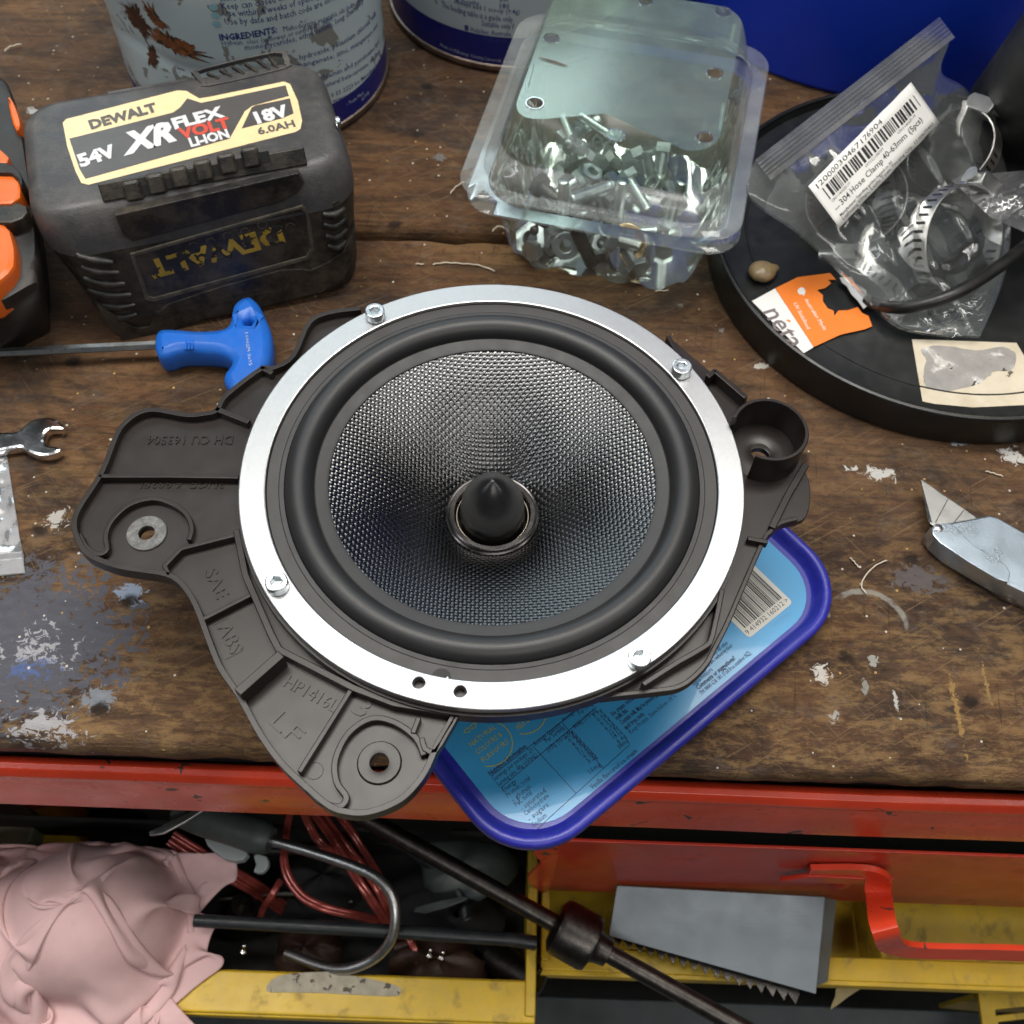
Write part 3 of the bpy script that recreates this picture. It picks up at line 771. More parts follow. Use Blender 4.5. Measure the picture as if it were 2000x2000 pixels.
for s, p0, p1, bold in [("Comments or suggestions?", c6(1310, 1060), c6(1700, 730), .25), ("PH 0800 638 181 (Toll free number NZ)", c6(1350, 1110), c6(1850, 665), 0), ("logos holders", c6(1265, 1020), c6(1470, 860), 0), ("and trade marks are owned by their", c6(1240, 960), c6(1665, 590), 0), ("Company. All other", c6(1400, 760), c6(1615, 560), 0)]:
    ltext(s, p0, p1, tw, bold=bold, res=1)
ltext("F266640", (1515, 1222), (1542, 1199), 1.3, MB['label'])
# table rules
def rule(p0, p1, th=.22):
    a, b = U(*p0, LZ), U(*p1, LZ); d = unit(b - a); n_ = A(-d[1], d[0], 0) * th / 2
    return np.array([a - n_, b - n_, b + n_, a + n_]), [(0, 1, 2, 3)]
mesh("table_rules", join(rule(c4(300, 690), c4(960, 175)), rule(c4(365, 775), c4(1060, 190)), rule(c4(630, 1072), c4(1300, 462)), rule(c4(600, 475), c4(910, 815)), rule(c4(800, 295), c4(1108, 630))), MB['navyink'], lpr)
# round olive seals
def seal(px, py, r, words):
    c = U(px, py, LZ + .02); g = lathe([(r - .35, c[2]), (r, c[2])], 40, c=(c[0], c[1], 0), a0=la - 2.4, a1=la + 1.2)
    mesh("seal_ring", g, MB['yelink'], lpr)
    for k, s in enumerate(words):
        w = r * 1.35; text(s, c + LU * (-w / 2) + LV * (r * .33 - k * r * .42), LU, LV, MB['yelink'], lpr, w=w, h=r * .24, res=1)
    leaf = smooth([(0, 0), (1.2, .9), (2.9, .3), (1.4, -.6)], 3)
    for sg in (1, -1):
        q = np.array([c + LU * ((x * sg) * .9 - r * .2) + LV * (r + y) + A(0, 0, .02) for x, y, *_ in np.c_[leaf, np.zeros(len(leaf))]])
        mesh("seal_leaf", wall(q[:, :2], .3, LZ + .01, LZ + .03, True), MB['yelink'], lpr)
seal(955, 1452, 8.2, ("NATURAL", "COLOURS &", "FLAVOURS")); seal(1022, 1390, 8.2, ("QUALITY", "NZ DAIRY", "MILK & CREAM"))
# barcode
bo = U(1459, 1236, LZ); ba = U(1562, 1150, LZ)
lu_ = unit(A(*(ba - bo)[:2], 0)); 
bw = 30.0; bh = 19.0
c0 = U(1462, 1245, LZ)
def bc(a, b, z): return c0 + LU * a + LV * b + A(0, 0, z)
bpat = mesh("barcode_patch", loft([[*map(tuple, [bc(*(q[:2]), z) for q in rrect(23.5, 34, 1.6, 0, 4, (11.6, 16.6))])] for z in (-.02, .06)]), MB['paper'], lid)
bars = []; x = 1.6; random.seed(9)
while x < 21.5:
    w_ = random.choice((.22, .22, .42, .6)); y0 = 3.4
    bars.append((np.array([bc(x, y0, .1), bc(x + w_, y0, .1), bc(x + w_, 32, .1), bc(x, 32, .1)]), [(0, 1, 2, 3)])); x += w_ + random.choice((.22, .3, .5))
mesh("barcode", join(*bars), MB['inkblack'], bpat)
text("9 414932 160212 >", bc(.6, .9, .1), LU, LV, MB['inkblack'], bpat, w=22, h=1.9, res=2)
# ------------------------------------------------------------------ more materials
MC = dict(
 batt=M("dusty_black_housing", (.012, .011, .0105), .44, var=.2, dust=((.21, .17, .12), .36, 60), bump=.25, bs=1100, scratch=.2),
 battop=M("worn_grey_housing", (.050, .050, .053), .40, var=.15, dust=((.26, .23, .19), .30, 50), bump=.25, bs=1300, scratch=.2),
 dustedge=M("dusty_edges", (.055, .050, .040), .6, var=.4, vs=200, dust=((.24, .20, .14), .5, 90), bump=.3),
 grip=M("moulded_rubber_grip", (.012, .013, .013), .42, var=.2, dust=((.14, .12, .09), .35, 150), bump=.2),
 labdark=M("dark_label_film", (.085, .080, .079), .38, var=.1, bump=.08, scratch=.12),
 labyel=M("yellow_label_film", (.84, .66, .36), .4, var=.08, dust=((.85, .75, .55), .3, 200), grime=((.30, .2, .1), .64, .8, 160), bump=.05),
 white=INK("white_ink", (.70, .71, .72)), redink=INK("red_ink", (.62, .07, .04)), greyink=INK("grey_ink", (.10, .095, .09)),
 yelworn=M("worn_yellow_paint", (.36, .24, .025), .55, var=.3, chips=((.015, .014, .012), .53, 200), bump=.1),
 canwhite=M("pale_tin_print", (.44, .53, .56), .36, var=.06, vs=25, chips=((.20, .21, .20), .60, 75), bump=.08, coat=.1),
 canplain=M("pale_tin_print_clean", (.42, .50, .55), .36, var=.06, vs=25, chips=((.25, .28, .34), .66, 60), bump=.05, coat=.1),
 canblue=M("navy_tin_band", (.006, .012, .16), .32, var=.12, bump=.04, coat=.2),
 tin=M("dull_tin_seam", (.22, .17, .14), .42, .8, var=.35, vs=120, bump=.2),
 rust=M("rust_patch", (.16, .055, .015), .75, var=.6, vs=220, chips=((.03, .015, .008), .52, 150), bump=.7, bs=500),
 rustdk=M("dark_rust", (.06, .022, .010), .7, var=.5, vs=220, bump=.6, bs=500),
 inkblue=INK("print_blue", (.012, .03, .17)), inkpale=INK("pale_blue_dot", (.22, .42, .50)), inkw=INK("pale_print", (.42, .48, .62)),
 clear=FILM("clear_punnet_plastic", haze=.15, rough=.10, bump=.02, bs=60, gloss=.75),
 clearlid=FILM("cloudy_lid_green_reflection", tint=(.84, .92, .87), haze=.08, hazecol=(.46, .60, .50), rough=.22, bump=.03, bs=50, gloss=.5),  # green of the haze paints the reflected outdoors into the plastic
 bag=FILM("clear_bag_film", tint=(.95, .96, .96), haze=.09, rough=.09, bump=.02, bs=30, crease=.05, gloss=.7),
 bagzip=FILM("bag_zip_film", tint=(.88, .89, .89), haze=.20, hazecol=(.7, .72, .74), rough=.1),
 bagmilk=FILM("milky_bag_film", tint=(.80, .80, .80), haze=.45, hazecol=(.62, .62, .64), rough=.16, bump=.08, bs=45, crease=.06, gloss=.8),
 bluebin=M("royal_blue_plastic", (.008, .042, .50), .36, var=.10, vs=12, bump=.06, bs=500),
 blacktray=M("black_tray_plastic", (.009, .010, .010), .38, var=.15, dust=((.10, .10, .09), .07, 70), bump=.05),
 blackpipe=M("black_pipe_plastic", (.016, .017, .015), .5, var=.15, dust=((.07, .07, .06), .3, 60), bump=.1),
 cable=M("black_cable", (.010, .010, .010), .38, var=.15, dust=((.10, .09, .08), .18, 100), bump=.1),
 orange=M("orange_card", (.78, .20, .025), .42, var=.04, bump=.05), cardw=M("white_card", (.74, .73, .70), .5, var=.03, bump=.05),
 cardgrey=INK("grey_print", (.16, .13, .14)), cardback=M("card_back", (.55, .56, .57), .6, var=.06, bump=.1),
 wornlab=M("worn_paper_label", (.58, .50, .37), .6, var=.12, vs=70, dust=((.66, .62, .54), .6, 60), chips=((.12, .10, .08), .70, 90), bump=.2),
 wornedge=M("torn_label_grey", (.30, .285, .27), .55, var=.2, vs=90, grime=((.70, .68, .64), .55, .66, 75), chips=((.05, .045, .04), .64, 110), bump=.3),
 wax=M("tan_putty", (.23, .165, .085), .35, var=.2, vs=120, bump=.4, bs=300),
 steel=M("bare_steel", (.46, .46, .46), .36, 1.0, var=.12, vs=160, bump=.1), chrome=M("chromed_tool_steel", (.74, .73, .72), .15, 1.0, var=.06, bump=.06, bs=700),
 blade=M("ground_blade_steel", (.47, .47, .46), .38, 1.0, var=.06, bump=.08), knife=M("anodised_pale_blue_alloy", (.56, .66, .76), .30, .9, var=.04, vs=30, bump=.10, bs=1600),
 tblue=M("blue_handle_plastic", (.012, .13, .56), .36, var=.08, dust=((.1, .16, .35), .2, 120), bump=.08),
 brass=M("brass", (.62, .42, .22), .3, 1.0, var=.1), darksteel=M("oily_steel", (.085, .078, .072), .38, 1.0, var=.3, vs=200, bump=.2),
 stainless=M("stainless_band", (.50, .50, .48), .40, 1.0, var=.08, bump=.05), torange=M("tool_orange", (.72, .13, .012), .36, var=.08, dust=((.5, .25, .1), .15, 120), bump=.06),
 tblack=M("tool_black_rubber", (.012, .011, .011), .48, var=.2, dust=((.14, .10, .07), .22, 80), bump=.15),
)
ZUP = A(0, 0, 1)

# ------------------------------------------------------------------ battery pack lying upside down
BA = math.radians(18.6); BC = A(-128.5, 158.0, 0); BR = rotz(BA)
bat = thing("battery_pack", "dusty black power tool battery with yellow bordered label, standing by the rusty can", "battery", BC)
def bl(x, y, z): return BC + BR @ A(x, y, z)
def bsec(w, d, r, z, dy=0): return xf((rrect(w + 5 + z * .13, d, r, z, 8, (-2 - z * .06, dy)), []), BR, BC)[0]
HB = 64.0
mesh("housing", loft([bsec(104, 78, 14, .5, 1), bsec(107, 81, 15, 3, 1), bsec(110, 83, 16, 10.5, 1), bsec(110, 82, 16, 12, 1.2), bsec(113, 80, 17, 30, 2), bsec(115, 79, 17, 38, 2.3), bsec(117, 78, 17, 46, 3.2)], True, True), MC['batt'], bat, ang=50)
mesh("top_shell", loft([bsec(117.4, 78.4, 17, 45.6, 3.2), bsec(117.4, 77, 17, 52, 4.1), bsec(115.5, 74, 16, 58, 5), bsec(112.5, 70.5, 15, 61.5, 5.2), bsec(108, 67, 13.5, 63.3, 5.2), bsec(102, 62, 12, HB, 5.2)], False, True), MC['battop'], bat, ang=50)
# front face: everything stands on a plane leaning a little back
FP0 = bl(0, -38.6, 12); FNv = BR @ unit(A(0, -1, .10)); FX = BR @ A(1, 0, 0); FY = np.cross(FNv, FX); FY = FY if FY[2] > 0 else -FY
def fpx(px, py, off=0.0): return UP(px, py, FP0 + FNv * off, FNv)
def fplate(px, o0, o1, name, mat, par=bat, sm=0, bev=.4, hole=None):
    def loc(q):
        P = np.array([fpx(x, y) - FP0 for x, y in q]); P = np.stack([P @ FX, P @ FY], 1)
        return smooth(P, sm) if sm else P
    g = plate([loc(px)] + ([loc(hole)] if hole is not None else []), o0, o1, bev if bev else 0.0)
    v = FP0 + g[0][:, :1] * FX + g[0][:, 1:2] * FY + g[0][:, 2:3] * FNv
    return mesh(name, (v, g[1]), mat, par, ang=30)
def b1(x, y): return (x / 2.542, y / 2.542)
fp = fplate([b1(*q) for q in ((570, 1060), (1480, 850), (1510, 900), (1470, 950), (1400, 990), (660, 1190), (610, 1160))], -3, 1.3, "upper_apron", MC['batt'])
pn = fplate([b1(*q) for q in ((645, 1250), (1500, 1010), (1530, 1040), (1560, 1230), (1530, 1280), (760, 1490), (720, 1480))], -2, .6, "logo_panel", MC['grip'], sm=0)
fplate([b1(*q) for q in ((645, 1250), (1500, 1010), (1530, 1040), (1560, 1230), (1530, 1280), (760, 1490), (720, 1480))], .2, 1.5, "panel_frame", MC['dustedge'],
       hole=[b1(*q) for q in ((672, 1262), (1488, 1030), (1512, 1050), (1538, 1222), (1515, 1262), (765, 1466), (735, 1460))])
fplate([b1(*q) for q in ((690, 1320), (1400, 1115), (1412, 1205), (730, 1415))], .5, .9, "logo_bar", MC['grip'])
a_, b_ = fpx(547, 441, 1.0), fpx(284, 512, 1.0); Xd = unit(b_ - a_)
text("DEWALT", a_, Xd, -unit(np.cross(FNv, -Xd)) * 1.0, MC['yelworn'], pn, w=np.linalg.norm(b_ - a_), h=np.linalg.norm(fpx(551, 474, 1) - a_) * 1.02, bold=.34, ext=.2)
hexes = []
for k, (x, y) in enumerate(((790, 1265), (880, 1250), (960, 1215), (1045, 1195), (1130, 1165), (1215, 1145), (1300, 1110), (880, 1395), (960, 1380), (1040, 1350), (1130, 1335), (1215, 1305), (1300, 1285), (1385, 1255), (1440, 1120), (1450, 1190))):
    c = fpx(*b1(x, y)); P = c - FP0; g = plate([circle(P @ FX, P @ FY, 2.2, 6), circle(P @ FX, P @ FY, 1.75, 6)], .5, .95)
    hexes.append((FP0 + g[0][:, :1] * FX + g[0][:, 1:2] * FY + g[0][:, 2:3] * FNv, g[1]))
mesh("honeycomb_relief", join(*hexes), MC['dustedge'], pn)
fplate([b1(*q) for q in ((480, 1500), (640, 1600), (740, 1610), (830, 1500), (1390, 1330), (1540, 1330), (1700, 1240), (1760, 1120), (1740, 1300), (1600, 1440), (1000, 1580), (700, 1690), (560, 1640))], -4, 1.6, "lower_lip", MC['batt'], sm=2)
# curved finger ridges left and right of the logo, following the housing
from mathutils.bvhtree import BVHTree
def caster(o):
    b = BASE[o]; vs_ = [Vector(np.array(v.co) / S + b) for v in o.data.vertices]
    t = BVHTree.FromPolygons(vs_, [tuple(p.vertices) for p in o.data.polygons])
    def hit(px, py, out=0.0):
        h_, n_, *_ = t.ray_cast(Vector(CAM), Vector(unit(ray(px, py))))
        if h_ is None: return None
        n_ = np.array(n_); n_ = n_ if n_ @ ray(px, py) < 0 else -n_
        return np.array(h_) + n_ * out
    return hit
bhit = caster(bpy.data.objects["housing"])
for rows in ([((385, 1265), (470, 1290), (560, 1300)), ((405, 1320), (490, 1345), (590, 1350)), ((420, 1375), (520, 1405), (620, 1405)), ((440, 1435), (540, 1460), (650, 1460)), ((470, 1500), (570, 1520), (670, 1510)), ((515, 1560), (600, 1572), (680, 1555))],
             [((1600, 960), (1650, 955), (1690, 930)), ((1595, 1010), (1650, 1010), (1700, 980)), ((1600, 1060), (1655, 1065), (1705, 1035)), ((1605, 1110), (1660, 1120), (1710, 1085)), ((1615, 1165), (1665, 1175), (1715, 1140)), ((1625, 1215), (1670, 1225), (1715, 1195))]):
    for r_ in rows:
        q_ = [bhit(*b1(*p), .5) for p in smooth([(x, y, 0) for x, y in r_], 5, False)[:, :2]]
        q_ = [p for p in q_ if p is not None]
        if len(q_) < 4: continue
        mesh("grip_ridge", tube(q_, np.interp(np.linspace(0, 1, len(q_)), [0, .5, 1], [1.0, 1.9, 1.1]), 8), MC['grip'], bat, ang=80)
# vent teeth along the top front edge
VP = bl(0, -32.6, 57.0); VN = BR @ unit(A(0, -.86, .50)); VX = BR @ A(1, 0, 0); VY = np.cross(VN, VX); VR = np.stack([VX, VY, VN], 1)
vtr = mesh("vent_channel", xf(box(-40, 41, -3.4, 3.6, -1.0, .2), VR, UP(*b1(1010, 868), VP, VN)), MC['batt'], bat, bevel=.8)
for k in range(6):
    x, y = 655 + k * 117, 950 - k * 33
    tooth = xf(loft([rrect(7.2, 8.0, 1.4, -1, 3), rrect(6.8, 7.6, 1.4, 1.4, 3), rrect(5.0, 5.8, 1.2, 2.3, 3)]), VR, UP(*b1(x + 5, y - 5), VP, VN))
    mesh("vent_tooth", tooth, MC['batt'], vtr, ang=40)
    mesh("vent_slot", xf(box(-2.6, 2.6, -2.0, 2.0, 0, .4), VR, UP(*b1(x + 66, y - 6), VP, VN)), MB['black'], vtr)
# back thumb grille on the top
gz = HB + .1
gp = [b1(*q) for q in ((960, 370), (990, 345), (1380, 255), (1430, 280), (1440, 315), (1410, 345), (1040, 430), (1000, 415))]
P = np.array([U(x, y, gz)[:2] for x, y in gp]); Pi = P.mean(0) + (P - P.mean(0)) * .88
gr = mesh("thumb_grille", plate([smooth(P, 2), smooth(Pi, 2)], gz - 1.5, gz + .5, .15), MC['battop'], bat, ang=30)
for k in range(6):
    t = (k + .5) / 6; a = Pi[0] + (Pi[2] - Pi[0]) * t * 1.0; b = Pi[7] + (Pi[5] - Pi[7]) * min(1, t * 1.05 + .1)
    mesh("grille_bar", wall([a * .9 + b * .1, a * .1 + b * .9], 1.3, gz - 1.0, gz + .35), MC['batt'], gr, bevel=.2)
mesh("back_latch", xf(box(-34, 2, 40, 46, 44, 60), BR, BC), MC['battop'], bat, bevel=1.5)
for q in ((1590, 430), (1675, 605)):
    c = UP(*b1(*q), bl(57.5, 0, 50), BR @ A(1, 0, 0))
    mesh("side_screw", xf(lathe([(0, 1.5), (1.6, 1.4), (2.2, .8), (2.3, -.5)], 16), np.stack([BR @ A(0, 1, 0), ZUP, BR @ A(1, 0, 0)], 1), c), MB['zinc'], bat)
# label
lz = HB + .05
def lpoly(q, z0, z1, name, mat, par, sm=0, n=4):
    P = np.array([U(*b1(x, y), lz)[:2] for x, y in q])
    if sm: P = smooth(P, sm)
    return mesh(name, prism(P, z0, z1), mat, par)
lab = lpoly(((312, 610), (330, 592), (880, 450), (925, 452), (990, 490), (1060, 478), (1410, 406), (1440, 418), (1478, 500), (1500, 600), (1492, 640), (1470, 655), (440, 918), (405, 910), (375, 850), (335, 730)), lz, lz + .12, "label", MC['labyel'], bat)
lpoly(((345, 690), (860, 560), (895, 535), (930, 490), (1000, 512), (1070, 498), (1418, 425), (1435, 478), (1250, 528), (1215, 555), (1140, 690), (425, 890), (395, 840)), lz + .13, lz + .2, "label_field", MC['labdark'], lab)
lpoly(((1200, 640), (1250, 535), (1270, 525), (1440, 490), (1458, 565), (1400, 590)), lz + .13, lz + .2, "label_field", MC['labdark'], lab)
def btext(s, p0, p1, h, mat, bold=.25, shear=0.0, **kw):
    return textpx(s, b1(*p0), b1(*p1), lz + .36, mat, lab, h, bold=bold, shear=shear, name="label_lettering", **kw)
btext("DEWALT", (452, 640), (785, 548), 5.6, MC['greyink'], .5)
btext("54V", (402, 828), (585, 770), 7.4, MC['white'], .5)
btext("XR", (610, 768), (880, 690), 12.2, MC['white'], .55, .35)
btext("FLEX", (868, 640), (1120, 575), 6.8, MC['white'], .48)
btext("VOLT", (895, 690), (1150, 630), 6.6, MC['redink'], .48)
btext("LI-ION", (948, 728), (1142, 680), 5.4, MC['white'], .45)
btext("18V", (1278, 612), (1442, 570), 7.2, MC['white'], .5)
btext("6.0AH", (1285, 668), (1468, 625), 4.2, MC['greyink'], .3)

# ------------------------------------------------------------------ two infant-formula tins
def tin(label, c, R, H, name="food_tin"):
    t = thing(name, label, "tin", (c[0], c[1], 0), "tins at the back of the bench")
    def at(px, py, off=.12):   # photo pixel -> angle and height on the wall of the tin
        d = ray(px, py); o = CAM - A(c[0], c[1], 0); r = R + off
        a = d[0]**2 + d[1]**2; b = 2*(o[0]*d[0] + o[1]*d[1]); cc = o[0]**2 + o[1]**2 - r*r
        s = (-b - math.sqrt(max(b*b - 4*a*cc, 0))) / (2*a); p = o + d * s
        return math.atan2(p[1], p[0]), p[2]
    def wrap(s, p0, p1, h, mat, off=.12, bold=0.0, name="printing", **kw):
        (t0, z0), (t1, z1) = at(*p0), at(*p1); L = (t1 - t0) * R
        def wp(a, b, cz):
            f = a / abs(L); th = t0 + a / R; zz = z0 + (z1 - z0) * f + b
            return np.stack([c[0] + (R + off) * np.cos(th), c[1] + (R + off) * np.sin(th), zz], 1)
        return text(s, (0, 0, 0), (1, 0, 0), (0, 1, 0), mat, kw.pop('on', t), w=abs(L), h=h, warp=wp, bold=bold, name=name, **kw)
    return t, at, wrap
c1 = A(-135.2, 293.5); t1, at1, wr1 = tin("pale blue printed tin with a dent and rust patches behind the battery", c1, 66.8, 150)
def dented(r, z, th):
    d = math.exp(-((th + 2.25) / .30) ** 2) * math.exp(-((z - 62) / 34) ** 2); return r - 5.0 * d - 1.0 * math.exp(-((z - 44) / 3) ** 2) * math.exp(-((th + 2.0) / .6) ** 2)
def cwall(zs, r, fn=None, n=160, c=c1):
    th = np.linspace(-PI, PI, n, endpoint=False)
    return loft([[(c[0] + (fn(r, z, t) if fn else r) * math.cos(t), c[1] + (fn(r, z, t) if fn else r) * math.sin(t), z) for t in th] for z in zs], False, False)
def taper(r, z, th): return dented(r, z, th)
wl1 = mesh("wall", cwall(np.linspace(16, 150, 50), 66.8, taper), MC['canwhite'], t1, ang=80)
mesh("blue_band", cwall(np.linspace(3.2, 16, 5), 66.85, taper), MC['canblue'], t1, ang=80)
mesh("seam", lathe([(65.5, 0.3), (67.6, .4), (68.0, 1.6), (67.7, 3.2), (66.6, 3.6)], 120, c=(c1[0], c1[1], 0)), MC['tin'], t1)
mesh("bottom", lathe([(66, 1.5), (0, 1.5)], 48, c=(c1[0], c1[1], 0)), MC['tin'], t1)
def patch(at, px, t, c, mat, name, fn=None, off=.18, R=66.8, seed=1):
    q = np.array([at(x, y) for x, y in px]); m = q.mean(0); sm_ = smooth(q, 14)
    rr = np.linspace(0, 1, 5)[1:]; loops = []
    V = [m]; 
    for k in rr:
        for i, s_ in enumerate(sm_):
            V.append(m + (s_ - m) * k * (1 + (.30 * vnoise(i * .55, seed) + .28 * vnoise(i * 1.7, seed + 5)) * k * k))
    nb = len(sm_); f = [(0, 1 + i, 1 + (i + 1) % nb) for i in range(nb)]
    for k in range(3): f += [(1 + k*nb + i, 1 + (k+1)*nb + i, 1 + (k+1)*nb + (i+1) % nb, 1 + k*nb + (i+1) % nb) for i in range(nb)]
    P = [(c[0] + ((fn(R, z, a) if fn else R) + off) * math.cos(a), c[1] + ((fn(R, z, a) if fn else R) + off) * math.sin(a), z) for a, z in V]
    return mesh(name, (np.array(P), f), mat, t, ang=80)
def g5(x, y): return (200 + x / 3.331, y / 3.331)
patch(at1, [g5(*q) for q in ((215, 60), (300, 40), (340, 110), (420, 190), (360, 195), (250, 110))], t1, c1, MC['rust'], "rust_patch", taper)
patch(at1, [g5(*q) for q in ((270, 215), (430, 230), (560, 290), (700, 370), (560, 385), (400, 320), (290, 280))], t1, c1, MC['rust'], "rust_patch", taper, seed=4)
patch(at1, [g5(*q) for q in ((95, 60), (160, 70), (240, 170), (270, 280), (200, 250), (120, 150))], t1, c1, MC['rustdk'], "rust_patch", taper, seed=6)
patch(at1, [g5(*q) for q in ((250, 320), (300, 350), (335, 430), (300, 450), (260, 400))], t1, c1, MC['rustdk'], "rust_patch", taper, seed=7)
for s, p0, p1, h, bd in [("Store can in a cool place", (768, 10), (1230, -70), 3.0, 0), ("Keep can closed with lid", (778, 60), (1290, -30), 3.1, .05), ("Use within 4 weeks of opening.", (788, 108), (1420, -20), 3.1, .05), ("Use by date and batch code are on base", (800, 160), (1560, -30), 3.1, .05),
    ("INGREDIENTS:", (765, 262), (1140, 210), 3.0, .35), ("Maltodextrin, vegetable oils (palm, whey", (1180, 205), (1700, -10), 2.6, 0), ("soybean, oleic (safflower or sunflower), palm,", (775, 292), (1500, 130), 2.6, 0), ("monoglycerides, ethyl vanillin, long chain poly", (930, 325), (1700, 15), 2.8, .05),
    ("hydroxide; potassium chloride; milk", (1285, 390), (1780, 95), 2.8, .05), ("manganate; zinc, manganese and", (1265, 440), (1790, 170), 2.6, .05), ("thiamin and pyridoxine hyd", (1420, 520), (1800, 280), 2.6, .05), ("natural beta-carotene, riboflavin", (1440, 570), (1805, 340), 2.6, .05), ("0 55 2223 bo Manufactured", (1490, 635), (1800, 410), 2.4, .05), ("www.honeyfarm.com", (1500, 670), (1800, 470), 2.2, .05)]:
    wr1(s, g5(*p0), g5(*p1), h, MC['inkblue'], bold=bd, res=1, on=wl1)
wr1("\u2022 Trade Mark", g5(1590, 690), g5(1700, 610), 2.0, MC['inkw'], res=1, off=.2); wr1("G199B", g5(1685, 660), g5(1735, 610), 2.0, MC['inkw'], res=1, off=.2)
for q in ((722, 48), (735, 100), (742, 155)):
    th, z = at1(*g5(*q)); P = [(c1[0] + 67 * math.cos(th + .030 * math.cos(a)), c1[1] + 67 * math.sin(th + .030 * math.cos(a)), z + 1.5 * math.sin(a)) for a in np.linspace(0, 2*PI, 16, endpoint=False)]
    mesh("bullet_dot", (np.array(P), [tuple(range(16))]), MC['inkpale'], t1)
c2 = A(-2.2, 368.0); t2, at2, wr2 = tin("pale blue printed tin with navy band behind the clear punnet", c2, 70.5, 150)
wl2 = mesh("wall", cwall(np.linspace(20, 150, 20), 70.5, None, c=c2), MC['canplain'], t2, ang=80)
mesh("blue_band", cwall(np.linspace(3.2, 20, 5), 70.55, None, c=c2), MC['canblue'], t2, ang=80)
mesh("seam", lathe([(69.3, 0.3), (71.3, .4), (71.8, 1.6), (71.5, 3.4), (70.4, 3.8)], 120, c=(c2[0], c2[1], 0)), MC['tin'], t2)
mesh("bottom", lathe([(70, 1.5), (0, 1.5)], 48, c=(c2[0], c2[1], 0)), MC['tin'], t2)
def g6(x, y): return (740 + x / 6.9, y / 6.9)
for s, p0, p1, h in [("The feeding table is a guide only.", (845, 90), (1815, 300), 3.4), ("Suitable only f", (1385, 345), (1820, 395), 3.2), ("\u25a0 Helpline: Australia", (1155, 405), (1780, 490), 2.8), ("Visit us at:", (1405, 545), (1735, 570), 2.8), ("Always add 1 scoop (9.4g)", (1015, 40), (1900, 190), 2.6), ("6 months", (1050, 30), (1350, 75), 2.6), ("180", (1630, 115), (1760, 120), 3.0), ("240", (1630, 20), (1750, 25), 3.0)]:
    wr2(s, g6(*p0), g6(*p1), h, MC['inkblue'], bold=.05, res=1, on=wl2)
wr2("Made in Kilkenny, County Limerick, Ireland", g6(830, 620), g6(1850, 850), 1.9, MC['inkw'], res=1, off=.2)

# ------------------------------------------------------------------ royal blue drum behind, black tray lid
tag(mesh("storage_drum", lathe([(0, 0), (148, 0), (150, 3), (152, 60), (160, 320), (164, 322), (164, 330), (158, 330)], 128, c=(215, 432, -1)), MC['bluebin']), "royal blue plastic drum at the back right of the bench", "drum")
TC = A(198.0, 166.0, 0); TR = 104.0
tr = thing("round_tray", "round black plastic tray with a raised rim holding a bag and scraps", "tray", TC)
mesh("dish", lathe([(0, 11.1), (93.5, 11.1), (99.5, 11.3), (101.8, 12.3), (102.7, 0.6), (103.9, 0.9), (104.4, 4), (104.7, 17.2), (104.1, 18.4), (103.1, 18.7), (102.4, 18.2), (102.1, 16.4), (101.8, 17.6), (100.7, 14.6), (93.5, 13.8), (88.7, 13.8), (88.4, 14.2), (87.8, 14.2), (87.5, 13.8), (0, 13.8)], 160, c=TC), MC['blacktray'], tr, ang=35)
pa, pb = U(2000, 215, 26), U(2260, -80, 150)
tag(mesh("pipe_offcut", join(tube([pa + (pa - pb) * .0, pb], 27, 48)), MC['blackpipe'], ang=40), "black plastic pipe leaning in the tray at the right edge", "pipe")
# ------------------------------------------------------------------ clear punnet of fasteners
CA = math.radians(-11.5); CR = rotz(CA); CC = A(50.5, 194.0, 0)
pun = thing("punnet", "clear plastic fruit punnet with a cloudy lid, full of bolts and nuts", "container", CC)
def cs(w, d, r, z, dx=0, dy=0, n=8): return xf((rrect(w, d, r, z, n, (dx, dy)), []), CR, CC)[0]
# tub with moulded feet
def tubsec(w, d, r, z, wav=0.0, n=10):
    p = rrect(w, d, r, z, n)
    # resample evenly and flute the lower wall
    q = np.concatenate([p, p[:1]]); L = np.r_[0, np.cumsum(np.linalg.norm(np.diff(q, axis=0), axis=1))]
    s_ = np.linspace(0, L[-1], 161)[:-1]
    e = np.stack([np.interp(s_, L, q[:, k]) for k in range(3)], 1)
    if wav:
        c_ = e[:, :2] / np.linalg.norm(e[:, :2], axis=1)[:, None]
        amp = np.clip(np.sin(s_ / L[-1] * 2 * PI * 18) * 2.2, -1, 1) * wav
        e[:, :2] += c_ * amp[:, None]
    return xf((e, []), CR, CC)[0]
tubs = [tubsec(82, 92, 14, 1.0, 1.2), tubsec(86, 96, 15, 6, 1.2), tubsec(91, 102, 16, 20, .9), tubsec(94, 106, 16, 29, .3), tubsec(97, 110, 17, 34, 0), tubsec(98, 111, 17, 39, 0), tubsec(101, 114, 18, 41, 0), tubsec(103, 116, 18, 45, 0), tubsec(116, 130, 15, 45.6, 0), tubsec(117, 131, 15, 45.0, 0)]
mesh("tub", loft(tubs, True, False), MC['clear'], pun, ang=50)
LT = rotz(0)
lids = [cs(119, 131, 15, 53.5, -1.5, -1), cs(118, 130, 15, 54.2, -1.5, -1), cs(105, 118, 19, 54.0, -1, -.5), cs(103.5, 116.5, 19, 57.5, -1, 0), cs(101, 114, 19, 59, -1, 0), cs(97, 110, 18, 60.5, 0, 0), cs(95, 108, 18, 63, 0, 1)]
mesh("lid_rim", loft(lids, False, False), MC['clear'], pun, ang=50)
ZL = 79.0
